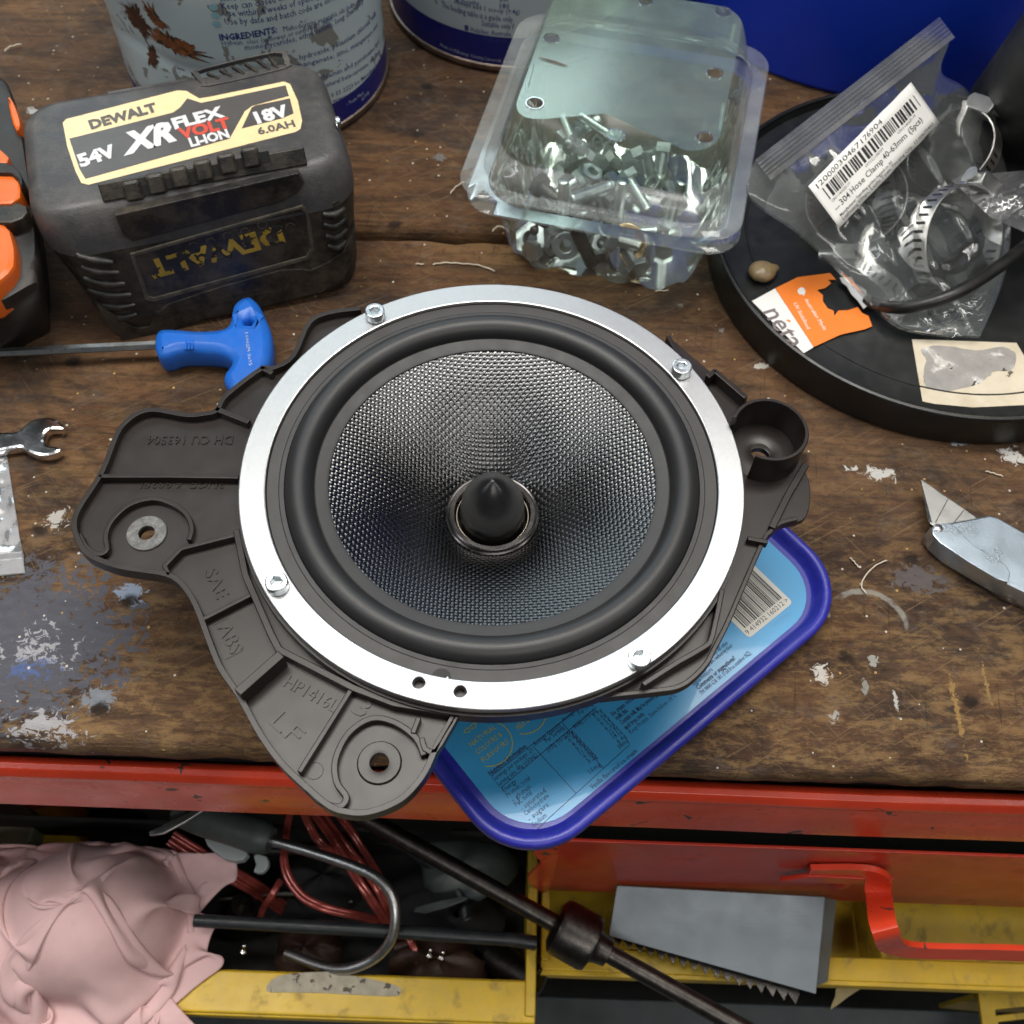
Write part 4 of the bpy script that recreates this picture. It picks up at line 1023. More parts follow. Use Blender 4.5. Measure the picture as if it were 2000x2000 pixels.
# lid dome with a pinched front: the front wall folds in towards the middle
def dome(w, d, r, z, pinch):
    p = rrect(w, d, r, z, 8, (0, 2)); q = np.concatenate([p, p[:1]]); L = np.r_[0, np.cumsum(np.linalg.norm(np.diff(q, axis=0), axis=1))]
    s_ = np.linspace(0, L[-1], 161)[:-1]; e = np.stack([np.interp(s_, L, q[:, k]) for k in range(3)], 1)
    for sg in (-1,):
        k = np.clip(1 - np.abs(e[:, 0] + 5) / 34, 0, 1) * np.clip((-e[:, 1] - d * .3) / (d * .12), 0, 1)
        e[:, 1] += k * pinch
    return xf((e, []), CR, CC)[0]
dm = [dome(95, 108, 18, 63, 0), dome(93, 106, 17, 67, 2), dome(89, 103, 16, 73, 7), dome(85.5, 100, 14, 77.5, 12), dome(83, 98, 13, ZL, 14)]
mesh("lid_wall", loft(dm, False, False), MC['clearlid'], pun, ang=60)
top = np.array(dm[-1])[:, :2]
def g1(x, y): return (900 + x / 3.22, y / 3.22)
holes = []
for x, y in ((570, 240), (465, 650), (975, 850), (1535, 865), (1600, 460), (1650, 75), (1160, 5)):
    c = U(*g1(x, y), ZL); holes.append(circle(c[0], c[1], 3.6, 20))
tp = plate([top] + [h for h in holes], ZL - .15, ZL + .15)
mesh("lid_top", tp, MC['clearlid'], pun, ang=30)
for h in holes:
    mesh("hole_lip", wall(np.array(h)[:, :2], .35, ZL - .5, ZL + .3, True), MC['clear'], pun)
a_, b_ = U(*g1(490, 360), ZL + .3), U(*g1(675, 415), ZL + .3)
mesh("slit", prism(smooth([a_[:2], (a_ + b_)[:2] / 2 + A(.3, .8), b_[:2], (a_ + b_)[:2] / 2 - A(.1, .5)], 4), ZL + .25, ZL + .35), MC['tin'], pun)
for x, y, x2, y2 in ((460, 415, 425, 560), (1720, 160, 1695, 290), (1650, 660, 1625, 820)):
    a_, b_ = U(*g1(x, y), ZL - 1), U(*g1(x2, y2), ZL - 1)
    mesh("lid_rib", tube([a_, b_], 1.0, 8), MC['clear'], pun)

# fasteners inside, each one a thing
def bolt_parts(name, label, c, axis, L, r, mat, grp=None, head=True):
    R3 = frame(axis); t = thing(name, label, "bolt", c - A(0, 0, r), grp)
    k = 26; zz = np.linspace(0, L, int(L / .7)); prof = [(r * (1 - .10 * (i % 2)), z) for i, z in enumerate(zz)] + [(r * .7, L + .5), (0, L + .5)]
    mesh("shank", xf(lathe(prof, 14), R3, c), mat, t, ang=70)
    if head:
        hx = plate([circle(0, 0, r * 1.95, 6)], -r * 1.3, 0, .3); mesh("head", xf(hx, R3, c), mat, t, ang=30)
    return t
def ring_thing(name, label, cat, c, axis, r0, r1, h, mat, hexo=False, grp=None):
    g = plate([circle(0, 0, r1, 6 if hexo else 32), circle(0, 0, r0, 24)], -h / 2, h / 2, .3 if h > 1 else .15)
    return tag(mesh(name, xf(g, frame(axis), c), mat, ang=30), label, cat, grp)
def inp(x, y, z): return CC + CR @ A(x, y, z)
bolt_parts("bolt", "rusty dark threaded bolt standing at the punnet's front wall", U(1127, 452, 22), U(1155, 512, 5) - U(1127, 452, 22), 20, 3.3, MC['darksteel'], None, False)
ring_thing("washer", "thick zinc washer pressed against the punnet front, left of the dark bolt", "washer", U(1105, 480, 9), unit(A(.0, -.85, .5)), 3.0, 6.4, 1.6, MB['zinc'])
ring_thing("washer", "large bright washer at the punnet front right", "washer", U(1235, 492, 9), unit(A(-.05, -.8, .6)), 5.6, 10.6, 1.5, MC['chrome'])
ring_thing("washer", "brass coloured washer behind the large bright washer", "washer", U(1222, 478, 11), unit(A(-.3, -.7, .6)), 4.5, 9.6, 1.2, MC['brass'])
ring_thing("nut", "big hex nut in the front left corner of the punnet", "nut", U(1040, 468, 9), unit(A(-.4, -.6, .7)), 3.6, 8.0, 6.5, MB['zinc'], True)
ring_thing("nut", "small zinc hex nut right of the dark bolt", "nut", U(1172, 476, 9), unit(A(.3, -.6, .7)), 2.4, 5.0, 4.0, MB['zinc'], True)
ring_thing("nut", "small nut lying left of the thick washer", "nut", U(1075, 480, 5), unit(A(.5, -.6, .3)), 2.4, 4.8, 4.0, MC['steel'], True)
rr = np.random.default_rng(11)
mats_ = [MB['zinc'], MC['steel'], MB['zinc'], MC['darksteel']]
for k in range(20):
    x, y, z = rr.uniform(-32, 30), rr.uniform(-40, 38), rr.uniform(6, 17)
    ax = unit(A(rr.normal(), rr.normal(), rr.normal() * .35)); L = rr.uniform(10, 22)
    x -= ax[0] * L * .5; y -= ax[1] * L * .5
    bolt_parts("bolt", "hex head bolt in the heap inside the clear punnet", inp(x, y, max(z, 8)), ax, L, rr.uniform(2.2, 3.6), mats_[k % 4], "loose bolts inside the punnet")
for k in range(9):
    x, y, z = rr.uniform(-34, 34), rr.uniform(-38, 38), rr.uniform(6, 18)
    ring_thing("nut", "hex nut in the heap inside the clear punnet", "nut", inp(x, y, z), unit(A(rr.normal(), rr.normal(), 1)), 2.6, rr.uniform(4.6, 6.5), 4.2, mats_[k % 3], True, "loose nuts inside the punnet")
for k in range(3):
    b0 = inp(-20 + 24 * k, -26 + 6 * k, 12); bolt_parts("bolt", "long zinc bolt standing upright inside the clear punnet", b0, A(.08 * k - .05, .1, 1), 22, 2.6, MB['zinc'], "upright bolts inside the punnet")

# ------------------------------------------------------------------ zip bag of hose clamps lying in the tray
def ZB(px, py):
    d = (px - 1475) * .604 + (py - 310) * .797
    return max(19.0, 62 - .112 * d)
LB = smooth([(1475, 312, 0), (1462, 380, 0), (1555, 450, 0), (1620, 510, 0), (1700, 590, 0), (1760, 640, 0), (1850, 655, 0)], 8, False)[:, :2]
RB = smooth([(1835, 33, 0), (1855, 75, 0), (1838, 140, 0), (1888, 175, 0), (1945, 270, 0), (1972, 370, 0), (1968, 520, 0), (1915, 657, 0)], 8, False)[:, :2]
def at_(P, t):
    L = np.r_[0, np.cumsum(np.linalg.norm(np.diff(P, axis=0), axis=1))]; L /= L[-1]
    return A(np.interp(t, L, P[:, 0]), np.interp(t, L, P[:, 1]))
def bagpt(u_, v_, off, wr=1.0):
    a, b = at_(LB, v_), at_(RB, v_); p = a + (b - a) * u_
    e = math.sin(PI * u_) ** .6 * min(1, v_ * 3.2) * min(1, (1 - v_) * 4)
    w_ = (vnoise(p[0] / 60, p[1] / 60 + off) * 3.0 + max(0, 1 - 5 * abs(vnoise(p[0] / 55 - p[1] / 90, 7 + off + p[1] / 150))) * 1.6) * e * wr
    return U(p[0], p[1], ZB(*p) + off * e + w_)
bag = thing("zip_bag", "clear zip bag with white barcode label lying in the black tray", "bag", U(1760, 560, 14))
mesh("front_film", grid(lambda a, b: bagpt(a, b, 8.0), 46, 60), MC['bag'], bag, ang=75)
mesh("back_film", grid(lambda a, b: bagpt(a, b, -5.0, .6) - A(0, 0, 1.2), 30, 36), MC['bag'], bag, ang=75)
def zipband(d0, d1, off, name, mat, n=30):
    nrm = A(.604, .797)
    def fn(a, b):
        base = A(1475, 312) + (A(1835, 33) - A(1475, 312)) * a + nrm * (d0 + (d1 - d0) * b)
        return U(base[0], base[1], ZB(*base) + off + .5 * math.sin(a * 9))
    return mesh(name, grid(fn, n, 4), mat, bag, ang=80)
zipband(0, 40, 3.0, "header", MC['bagzip'])
zipband(40, 50, 4.0, "zip_track", MC['bagmilk'])
for d in (10, 18, 26, 34): zipband(d, d + 2, 3.4, "zip_line", MC['bagmilk'], 20)
# label
def gB(x, y): return (1420 + x / 2.927, 20 + y / 2.927)
lc = [gB(450, 1020), gB(1040, 425), gB(1205, 595), gB(640, 1245)]
LOFF = 13.5
q0, q1, q2, q3 = [U(*p, ZB(*p) + LOFF) for p in lc]
Xl = unit(q1 - q0); Yl = (q0 - q3); Yl = unit(Yl - Xl * (Yl @ Xl)); Nl = np.cross(Xl, Yl)
Wl = (np.linalg.norm(q1 - q0) + np.linalg.norm(q2 - q3)) / 2; Hl = np.linalg.norm(q0 - q3)
O0 = q3 + (q0 - q3) * 0
def lp(a, b, c=0): return O0 + Xl * a + Yl * b + Nl * (c + .35 * math.sin(a * .22) + .2 * math.sin(a * .5 + 1))
lw = grid(lambda a, b: lp(a * Wl, b * Hl), 40, 6)
lb = mesh("barcode_label", (np.array([p for p in lw[0]]), lw[1]), MC['cardw'], bag, solid=.12, ang=60)
def lwarp(x0, y0): return lambda a, b, c: np.array([lp(x0 + i, y0 + j, .15) for i, j in zip(a, b)])
def ltx(s, x, y, w, h, **kw): text(s, O0, Xl, Yl, MB['inkblack'], lb, w=w * Wl, h=h * Hl, warp=lwarp(x * Wl, y * Hl), name="label_lettering", **kw)
ltx("12000030467176904", .04, .83, .62, .10, res=2)
ltx("304 Hose Clamp 40-63mm (5pcs)", .10, .27, .80, .115, bold=.06)
ltx("Manufacturer: Yuanding golden legend co., ltd", .05, .13, .50, .055, res=1, bold=.1)
ltx("Luzhuang Village, Liushi Town, Yueqing City, 15158679483", .05, .045, .90, .065, res=1)
ltx("Item:", .05, .285, .04, .04, res=1)
for k, s in enumerate(("CN1140225-19", "6971521347109", "CN1140225-19")): ltx(s, .06 + .32 * k, .44, .18, .05, res=1)
bs_ = []; x = .06; random.seed(4)
while x < .96:
    w_ = random.choice((.005, .008, .014, .02)); n_ = 2
    bs_.append((np.array([lp(x * Wl, .52 * Hl, .18), lp((x + w_) * Wl, .52 * Hl, .18), lp((x + w_) * Wl, .78 * Hl, .18), lp(x * Wl, .78 * Hl, .18)]), [(0, 1, 2, 3)]))
    x += w_ + random.choice((.006, .009, .015)) + (.014 if random.random() < .12 else 0)
mesh("barcode", join(*bs_), MB['inkblack'], lb)

def hose_clamp(label, c, axis, R, W, up=(0, 0, 1), scr=-1.2):
    t = thing("hose_clamp", label, "hose clamp", c - A(0, 0, R * .6), "hose clamps in the zip bag"); R3 = frame(axis, up)
    mesh("band", xf(lathe([(R, -W/2), (R + .35, -W/2 + .2), (R + .35, W/2 - .2), (R, W/2), (R - .35, W/2 - .2), (R - .35, -W/2 + .2)], 72, closed=True), R3, c), MC['stainless'], t, ang=50)
    sl = []
    for k in range(30):
        a = scr + .5 + k * .155
        P = [[(R + o) * math.cos(a + d), (R + o) * math.sin(a + d), z + (.5 if d > 0 else -.5)] for o in (.42,) for d, z in ((-.028, -W*.27), (.028, -W*.27), (.028, W*.27), (-.028, W*.27))]
        P2 = [[p[0] * (R - .42) / (R + .42), p[1] * (R - .42) / (R + .42), p[2]] for p in P]
        sl.append((np.array(P), [(0, 1, 2, 3)])); sl.append((np.array(P2), [(3, 2, 1, 0)]))
    mesh("slots", xf(join(*sl), R3, c), MB['black'], t)
    Rs = rotz(scr)
    hs = xf(loft([rrect(7, 14, 2, -W*.62, 4, (R + 3, 0)), rrect(7, 14, 2, W*.62, 4, (R + 3, 0))]), Rs)
    mesh("screw_housing", xf(hs, R3, c), MC['stainless'], t, bevel=.5)
    scw = xf(tube([(R + 4, -13, 0), (R + 4, -7, 0), (R + 4, 9, 0)], 3.2, 12), Rs)
    mesh("tightening_screw", xf(scw, R3, c), MC['steel'], t)
    return t
hose_clamp("hose clamp under the white label in the zip bag", U(1672, 392, 29), unit(A(-.35, -.45, .82)), 21.5, 9, scr=-1.1)
hose_clamp("slotted hose clamp facing up in the bag above the black cable", U(1868, 470, 27), unit(A(.45, -.62, .64)), 23.5, 9.5, scr=.7)
hose_clamp("hose clamp farthest back in the zip bag near the pipe", U(1862, 300, 30), unit(A(-.7, -.2, .68)), 20, 9, scr=2.0)
# second, loosely crumpled film on the right
def fold(a, b):
    P = [(1850, 345), (2040, 330), (2040, 470), (1935, 425)]
    p = (A(*P[0]) * (1-a) + A(*P[1]) * a) * (1-b) + (A(*P[3]) * (1-a) + A(*P[2]) * a) * b
    return U(p[0], p[1], 40 + 4 * vnoise(p[0] / 25, p[1] / 25) + 3 * math.sin(p[0] / 20 + p[1] / 9))
mesh("loose_flap", grid(fold, 20, 16), MC['bagmilk'], bag, ang=75)
def tail(a, b):
    P = [(1770, 640), (1930, 560), (1915, 657), (1830, 652)]
    p = (A(*P[0]) * (1-a) + A(*P[1]) * a) * (1-b) + (A(*P[3]) * (1-a) + A(*P[2]) * a) * b
    return U(p[0], p[1], 18 + 2.5 * math.sin(p[1] / 7 + p[0] / 25) + 2 * vnoise(p[0] / 18, p[1] / 18))
mesh("crumpled_tail", grid(tail, 26, 20), MC['bag'], bag, ang=75)

# cable over the bag
cp = smooth([U(1690, 585, 17), U(1722, 597, 20), U(1770, 600, 27), U(1850, 580, 34), U(1930, 535, 36), U(2010, 475, 38), U(2120, 380, 36)], 8, False)
tag(mesh("power_cable", tube(cp, np.interp(np.linspace(0, 1, len(cp)), [0, .1, 1], [2.0, 2.7, 2.9]), 16), MC['cable'], ang=80), "black cable lying across the zip bag in the tray", "cable")

# torn orange and white card
zc = 14.6
crd = thing("hang_tag", "torn orange and white cardboard hang tag in the black tray", "tag", U(1570, 640, zc))
def cz_(x, y): return zc + .8 * max(0, (x - 1600) / 90) + .6 * math.sin((x + y) / 40)
def cardpoly(q, name, mat, dz=0, sm=0, th=.35):
    p = np.array([U(x, y, zc)[:2] for x, y in q]); p = smooth(p, sm) if sm else p
    return mesh(name, prism(p, zc + dz, zc + dz + th), mat, crd)
def gb(x, y): return (1362 + x / 2.146, y / 2.146 - 12)
cardpoly([gb(*q) for q in ((228, 1290), (325, 1237), (486, 1483), (445, 1508))], "white_field", MC['cardw'])
cardpoly([gb(*q) for q in ((326, 1236), (420, 1190), (555, 1172), (580, 1200), (545, 1200), (560, 1215), (535, 1235), (500, 1243), (525, 1265), (525, 1290), (545, 1320), (570, 1330), (573, 1352), (590, 1330), (630, 1328), (672, 1315), (690, 1340), (716, 1352), (732, 1395), (700, 1408), (600, 1430), (487, 1482))], "orange_field", MC['orange'], .02)
cardpoly([gb(*q) for q in ((590, 1205), (640, 1200), (655, 1228), (690, 1250), (703, 1258), (700, 1285), (710, 1320), (690, 1335), (665, 1300), (640, 1275), (620, 1240), (600, 1225))], "torn_flap", MC['cardback'], 2.0)
a_, b_ = U(*gb(283, 1330), zc + .4), U(*gb(390, 1478), zc + .4); Xc = unit(b_ - a_); Yc = A(-Xc[1], Xc[0], 0)
text("neta", a_ - Yc * 1.2, Xc, Yc, MC['cardgrey'], crd, w=np.linalg.norm(b_ - a_) * 1.05, h=9.2, bold=.12)
e_ = U(*gb(372, 1368), zc + .42); mesh("accent", prism([e_[:2], e_[:2] + A(1.5, -1.2), e_[:2] + A(2.1, -.2), e_[:2] + A(.8, .6)], zc + .38, zc + .45), MC['orange'], crd)
for s, p0, p1 in (("Australian Made", (447, 1280), (530, 1410)), ("UV Stabilised", (402, 1297), (460, 1405))):
    a_, b_ = U(*gb(*p0), zc + .42), U(*gb(*p1), zc + .42); X_ = unit(b_ - a_); text(s, a_, X_, A(-X_[1], X_[0], 0), MC['cardw'], crd, w=np.linalg.norm(b_ - a_), h=1.8)
mp_ = np.array([U(*gb(x, y), zc)[:2] for x, y in ((418, 1250), (424, 1238), (436, 1232), (448, 1238), (452, 1252), (446, 1268), (436, 1262), (428, 1264))])
mesh("country_shape", prism(mp_, zc + .38, zc + .45), MC['cardw'], crd)

# worn rectangular label stuck on the tray
wl = thing("worn_label", "scraped cream paper label stuck to the tray floor", "label", U(1890, 725, 13.8))
wp_ = [gb(925, 1418), (1990, 672), (2040, 690), (2050, 800), gb(1195, 1705), gb(970, 1688)]
wp_ = [(1781, 663), (1985, 670), (2003, 700), (2030, 790), (1900, 796), (1802, 787)]
mesh("paper", prism(np.array([U(x, y, 13.9)[:2] for x, y in wp_]), 13.75, 14.05), MC['wornlab'], wl)
sc_ = [(1800, 680), (1850, 676), (1905, 684), (1960, 678), (1983, 692), (1978, 722), (1940, 728), (1915, 748), (1860, 762), (1815, 760), (1803, 735), (1808, 705)]
mesh("scraped_patch", prism(smooth(np.array([U(x, y, 14)[:2] for x, y in sc_]), 4) + np.random.default_rng(2).normal(0, .25, (48, 2)), 14.05, 14.12), MC['wornedge'], wl)
# blob of putty
bp = U(1488, 531, 17)
def blobf():
    V, Fc = [], []; nu, nv = 28, 16
    for j in range(nv):
        for i in range(nu):
            a, b = 2*PI*i/nu, PI*j/(nv-1)
            r = 1 + .07 * vnoise(3*math.cos(a) + 5, 3*math.sin(a) + b*2)
            r *= 1 + .55 * math.exp(-((a - .35) / .20)**2) * math.sin(b)**2 * .9
            V.append((bp[0] + 6.0*r*math.cos(a)*math.sin(b), bp[1] + 5.8*r*math.sin(a)*math.sin(b), 17.2 + 3.5*math.cos(b)*(1 + .05*vnoise(i*.5, j*.7))))
    Fc = [(j*nu+i, (j+1)*nu+i, (j+1)*nu+(i+1) % nu, j*nu+(i+1) % nu) for j in range(nv-1) for i in range(nu)]
    return np.array(V), Fc
tag(mesh("putty_lump", blobf(), MC['wax'], ang=80), "small tan lump of putty on the black tray near the punnet", "putty")

# ------------------------------------------------------------------ utility knife at the right edge
def c2_(x, y): return (1500 + x / 2.576, 850 + y / 2.576)
kn = thing("utility_knife", "folding utility knife with pale blue metal handle and bare blade", "knife", U(1930, 1080, 0))
def kp(q, z): return np.array([U(*c2_(x, y), z)[:2] for x, y in q])
mesh("blade", plate([kp(((770, 225), (1035, 408), (1120, 470), (1000, 560), (815, 445)), 6.5)], 6.1, 6.8, .15), MC['blade'], kn, ang=30)
mesh("ground_bevel", plate([kp(((771, 232), (826, 440), (812, 442))[:2] + ((806, 436),), 6.9)], 6.75, 6.95), MC['chrome'], kn, ang=30)
for xa, ya, xb, yb in ((905, 322, 842, 440), (985, 378, 905, 480)):
    mesh("score_line", wall(kp(((xa, ya), (xb, yb)), 6.8), .35, 6.7, 6.86), MC['darksteel'], kn)
mesh("handle", plate([kp(((820, 460), (905, 440), (1115, 400), (1160, 412), (1600, 660), (1700, 1000), (1288, 790), (1140, 720), (920, 590), (840, 520)), 11)], 2.0, 11, 1.0), MC['knife'], kn, ang=30)
mesh("under_liner", plate([kp(((790, 505), (800, 485), (830, 480), (1000, 560), (1288, 740), (1700, 990), (1680, 1060), (1288, 842), (1190, 800), (930, 620), (845, 560), (800, 530)), 5)], .4, 5.0, .8), MC['steel'], kn, ang=30)
mesh("lever", plate([(kp(((822, 470), (840, 455), (905, 447), (960, 490), (1030, 560), (1120, 610), (1190, 655), (1214, 700), (1203, 745), (1150, 730), (1000, 640), (860, 545), (826, 505)), 11.8))], 10.5, 12.7, .3), MC['knife'], kn, ang=30)
rp = U(*c2_(852, 473), 12.0); mesh("rivet", xf(lathe([(0, .5), (1.3, .4), (1.8, 0), (1.8, -1)], 20), None, (rp[0], rp[1], 12.95)), MC['steel'], kn)

# ------------------------------------------------------------------ T-handle hex key, spanner, bag corner at the left
tk = thing("hex_key", "blue T-handle hex key lying beside the battery", "hex key", u(420, 650, 0))
hq = [(297, 634), (318, 626), (380, 630), (425, 625), (436, 608), (440, 585), (455, 570), (474, 566), (488, 576), (497, 592), (511, 625), (514, 652), (510, 690), (480, 735), (445, 745), (426, 728), (424, 712), (434, 698), (438, 685), (428, 676), (405, 669), (345, 668), (318, 676), (300, 675), (293, 655)]
hole_ = u(466, 600, 16)
P_ = smooth(np.array([u(x, y, 12)[:2] for x, y in hq]), 4)
mesh("handle", plate([P_, circle(hole_[0], hole_[1], 2.4, 5, a0=.3)], 1.2, 15.5, 3.6), MC['tblue'], tk, ang=50)
hx0, hx1 = u(300, 651, 8), u(-60, 668, 8)
mesh("shaft", tube([hx0, hx1], 2.0, 6), MB['zinc'], tk, ang=20)
a_, b_ = u(462, 628, 15.7), u(470, 690, 15.7); X_ = unit(b_ - a_); text("11002M 3x95", a_, X_, A(-X_[1], X_[0], 0), MC['inkw'], tk, w=np.linalg.norm(b_ - a_), h=1.3, res=1)
for k in range(3):
    a_, b_ = u(352 + k * 6, 640, 15.3), u(350 + k * 6, 660, 15.3); mesh("moulded_line", tube([a_, b_], .5, 6), MC['tblue'], tk)
sq = [(-60, 818), (0, 816), (30, 815), (42, 808), (52, 798), (70, 790), (88, 788), (106, 792), (121, 803), (119, 811), (108, 811), (94, 812), (86, 820), (84, 832), (92, 841), (106, 843), (116, 848), (108, 856), (90, 861), (70, 860), (52, 853), (40, 846), (20, 848), (-60, 858)]
tag(mesh("spanner", plate([smooth(np.array([u(x, y, 5)[:2] for x, y in sq]), 3)], 1.0, 5.6, 1.2), MC['chrome'], ang=40), "chrome open-end spanner poking in at the left edge", "spanner")
def sb(a, b):
    P = [(-60, 870), (10, 872), (48, 1118), (-60, 1128)]
    p = (A(*P[0]) * (1-a) + A(*P[1]) * a) * (1-b) + (A(*P[3]) * (1-a) + A(*P[2]) * a) * b
    return U(p[0], p[1], 1.2 + 1.0 * abs(vnoise(p[0] / 22, p[1] / 30)) + (1.2 if .80 < b < .86 else 0))
sbg = thing("small_bag", "empty milky zip bag under the spanner at the left edge", "bag", U(0, 1000, .2))
mesh("film", grid(sb, 14, 40), MC['bagmilk'], sbg, ang=70)
def sb2(a, b): return sb(a, b) * A(1, 1, .3) + A(0, 0, .1)
mesh("film", grid(sb2, 10, 20), MC['bagmilk'], sbg, ang=70)

# ------------------------------------------------------------------ orange and black power tool cut off by the left edge
ot = thing("power_tool", "orange and black power tool cut off by the left edge", "power tool", u(20, 500, 0))
tb0 = [(-90, 250), (0, 262), (35, 285), (60, 340), (75, 410), (88, 480), (95, 545), (95, 600), (80, 640), (-90, 660)]
tb1 = [(-90, 120), (-5, 138), (22, 170), (42, 240), (56, 320), (66, 400), (74, 470), (72, 520), (55, 545), (-90, 560)]
p0_ = smooth(np.array([u(x, y, 0)[:2] for x, y in tb0]), 3); p1_ = smooth(np.array([u(x, y, 45)[:2] for x, y in tb1]), 3)
lo = []
for z, k, sh_ in ((.5, 0, .985), (2.5, 0.02, 1.0), (16, .3, 1.02), (30, .6, 1.02), (40, .9, 1.0), (45, 1, .97), (47, 1, .90)):
    q_ = p0_ * (1 - k) + p1_ * k; c_ = q_.mean(0); lo.append(np.c_[c_ + (q_ - c_) * sh_, np.full(len(q_), z)])
mesh("body", loft([l[::-1] for l in lo]), MC['tblack'], ot, ang=60)
def op(q, z0, z1, mat, name, bev=1.0, sm=2):
    P = np.array([u(x, y, z1)[:2] for x, y in q]); return mesh(name, plate([smooth(P, sm) if sm else P], z0, z1, bev), mat, ot, ang=40)
op(((14, 182), (24, 190), (34, 216), (38, 236), (30, 246), (20, 220)), 38, 50, MC['torange'], "orange_trim")
op(((-60, 250), (2, 282), (14, 306), (-60, 312)), 40, 51, MC['torange'], "orange_trim")
op(((-60, 322), (22, 322), (40, 340), (38, 372), (20, 384), (-60, 386)), 40, 55, MC['torange'], "trigger_block", 1.2, 0)
op(((-60, 412), (6, 418), (24, 450), (28, 485), (16, 515), (-60, 556)), 36, 53, MC['torange'], "orange_side", 2.5)
op(((-60, 306), (10, 306), (36, 322), (42, 344), (36, 348), (20, 326), (-60, 324)), 44, 57, MC['tblack'], "black_bridge", .8)
op(((-60, 384), (32, 380), (52, 400), (20, 420), (-60, 412)), 40, 54, MC['batt'], "black_bridge", 1.0)

# ------------------------------------------------------------------ swarf and splinters on the bench
def thread(pts, r, label, mat, z=.6, name="wire_offcut", grp="swarf on the bench"):
    P = smooth([U(x, y, z) for x, y in pts], 6, False); P[:, 2] += .5 * np.abs(np.sin(np.arange(len(P)) * .8))
    tag(mesh(name, tube(P, r, 6), mat, ang=80), label, "offcut", grp)
CUT = M("pale_swarf", (.62, .54, .42), .5, var=.1, bump=0)
thread([(846, 517), (870, 514), (905, 516), (935, 519), (966, 530)], .33, "long pale splinter above the speaker ring", CUT)
thread([(812, 516), (828, 517)], .3, "short pale splinter left of the long splinter", CUT)
thread([(880, 378), (890, 366), (906, 356)], .3, "fine splinter left of the clear punnet", CUT)
thread([(962, 452), (972, 443), (985, 446), (994, 454)], .35, "curled thread at the plank joint beside the punnet", CUT)
thread([(1732, 1095), (1710, 1105), (1690, 1125), (1682, 1145), (1692, 1160)], .28, "curved bristle on the bench right of the blue lid", CUT)
thread([(1925, 921), (1940, 925), (1958, 931)], .28, "short bristle below the black tray", CUT)
thread([(1280, 569), (1305, 568)], .28, "tiny splinter above the speaker's right screw", CUT)
thread([(10, 100), (20, 92), (42, 87)], .35, "white fibre on the bench at the top left", CUT)
thread([(1660, 1090), (1668, 1098), (1676, 1108)], .28, "straw fragment beside the curved bristle", CUT)
# ------------------------------------------------------------------ the drawer space below the bench
MD = dict(
 pink=M("pink_cotton", (.70, .47, .465), .9, var=.10, vs=35, grime=((.30, .19, .18), .60, .85, 14), bump=.35, bs=1500, spec=.02),
 pinkd=M("soiled_pink_cotton", (.60, .385, .375), .9, var=.12, vs=40, bump=.4, bs=1800, spec=.1),
 grnsteel=M("grey_green_grip", (.055, .070, .068), .45, var=.2, dust=((.12, .12, .11), .2, 90), bump=.15),
 copper=M("copper_in_clear_sleeve", (.36, .07, .055), .18, .35, var=.2, vs=160, bump=.1, coat=.5),
 sawsteel=M("dull_saw_plate", (.20, .23, .25), .45, .5, var=.05, vs=20, dust=((.3, .32, .32), .12, 160), bump=.06, scratch=.10),
 tape=M("old_masking_tape", (.40, .36, .27), .7, var=.2, vs=150, chips=((.12, .10, .08), .62, 200), bump=.4),
 tan=M("yellowed_paper", (.50, .42, .20), .6, var=.15, bump=.2), greyplas=M("pale_grey_plastic", (.34, .38, .38), .4, var=.1, dust=((.2, .2, .18), .3, 120)),
 rubber=M("black_rubber_hose", (.014, .017, .020), .4, var=.2, dust=((.12, .12, .11), .2, 120), bump=.1),
)
ZY = -185.0
ty = thing("tool_tray", "yellow plastic tool tray under the bench, left, with tape on its rim", "tray", U(700, 1850, ZY - 45))
def Uv(px, py, z=ZY): return U(px, py, z)
fl, fr_ = Uv(60, 1880), Uv(1046, 1930); yf = (fl[1] + fr_[1]) / 2
x1 = Uv(1047, 1900)[0]; x0 = x1 - 300; yb = -60
def slab(x0, x1, y0, y1, z0, z1): return box(x0, x1, y0, y1, z0, z1)
mesh("front_rim", slab(x0, x1, yf - 17, yf + 1.5, ZY - 4, ZY), MB['yellow'], ty, bevel=1.2)
mesh("front_lip", slab(x0, x1, yf - 18, yf - 15.5, ZY - 14, ZY - 2), MB['yellow'], ty, bevel=.8)
mesh("front_wall", slab(x0, x1 - 2, yf, yf + 2.2, ZY - 48, ZY - 4), MB['yellow'], ty, bevel=.5)
mesh("side_wall", slab(x1 - 5, x1, yf - 14, yb, ZY - 46, ZY + 2), MB['yellow'], ty, bevel=1.0)
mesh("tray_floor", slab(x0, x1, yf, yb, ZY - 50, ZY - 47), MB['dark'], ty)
mesh("back_wall", slab(x0, x1, yb, yb + 2, ZY - 48, ZY + 2), MB['dark'], ty)  # yellow tray's wall coloured near-black for the shade under the rail
tpx = [(520, 1935), (545, 1906), (640, 1898), (690, 1906), (772, 1924), (782, 1940), (760, 1946), (640, 1940), (560, 1938)]
mesh("tape_patch", prism(smooth(np.array([Uv(x, y, ZY + .3)[:2] for x, y in tpx]), 3), ZY + .05, ZY + .5), MD['tape'], ty)
fpx_ = [(735, 1958), (845, 1966), (838, 1990), (800, 1998), (770, 1985)]
mesh("tape_tab", prism(smooth(np.array([Uv(x, y, ZY - 14)[:2] for x, y in fpx_]), 3), ZY - 14.5, ZY - 14), MD['tan'], ty)

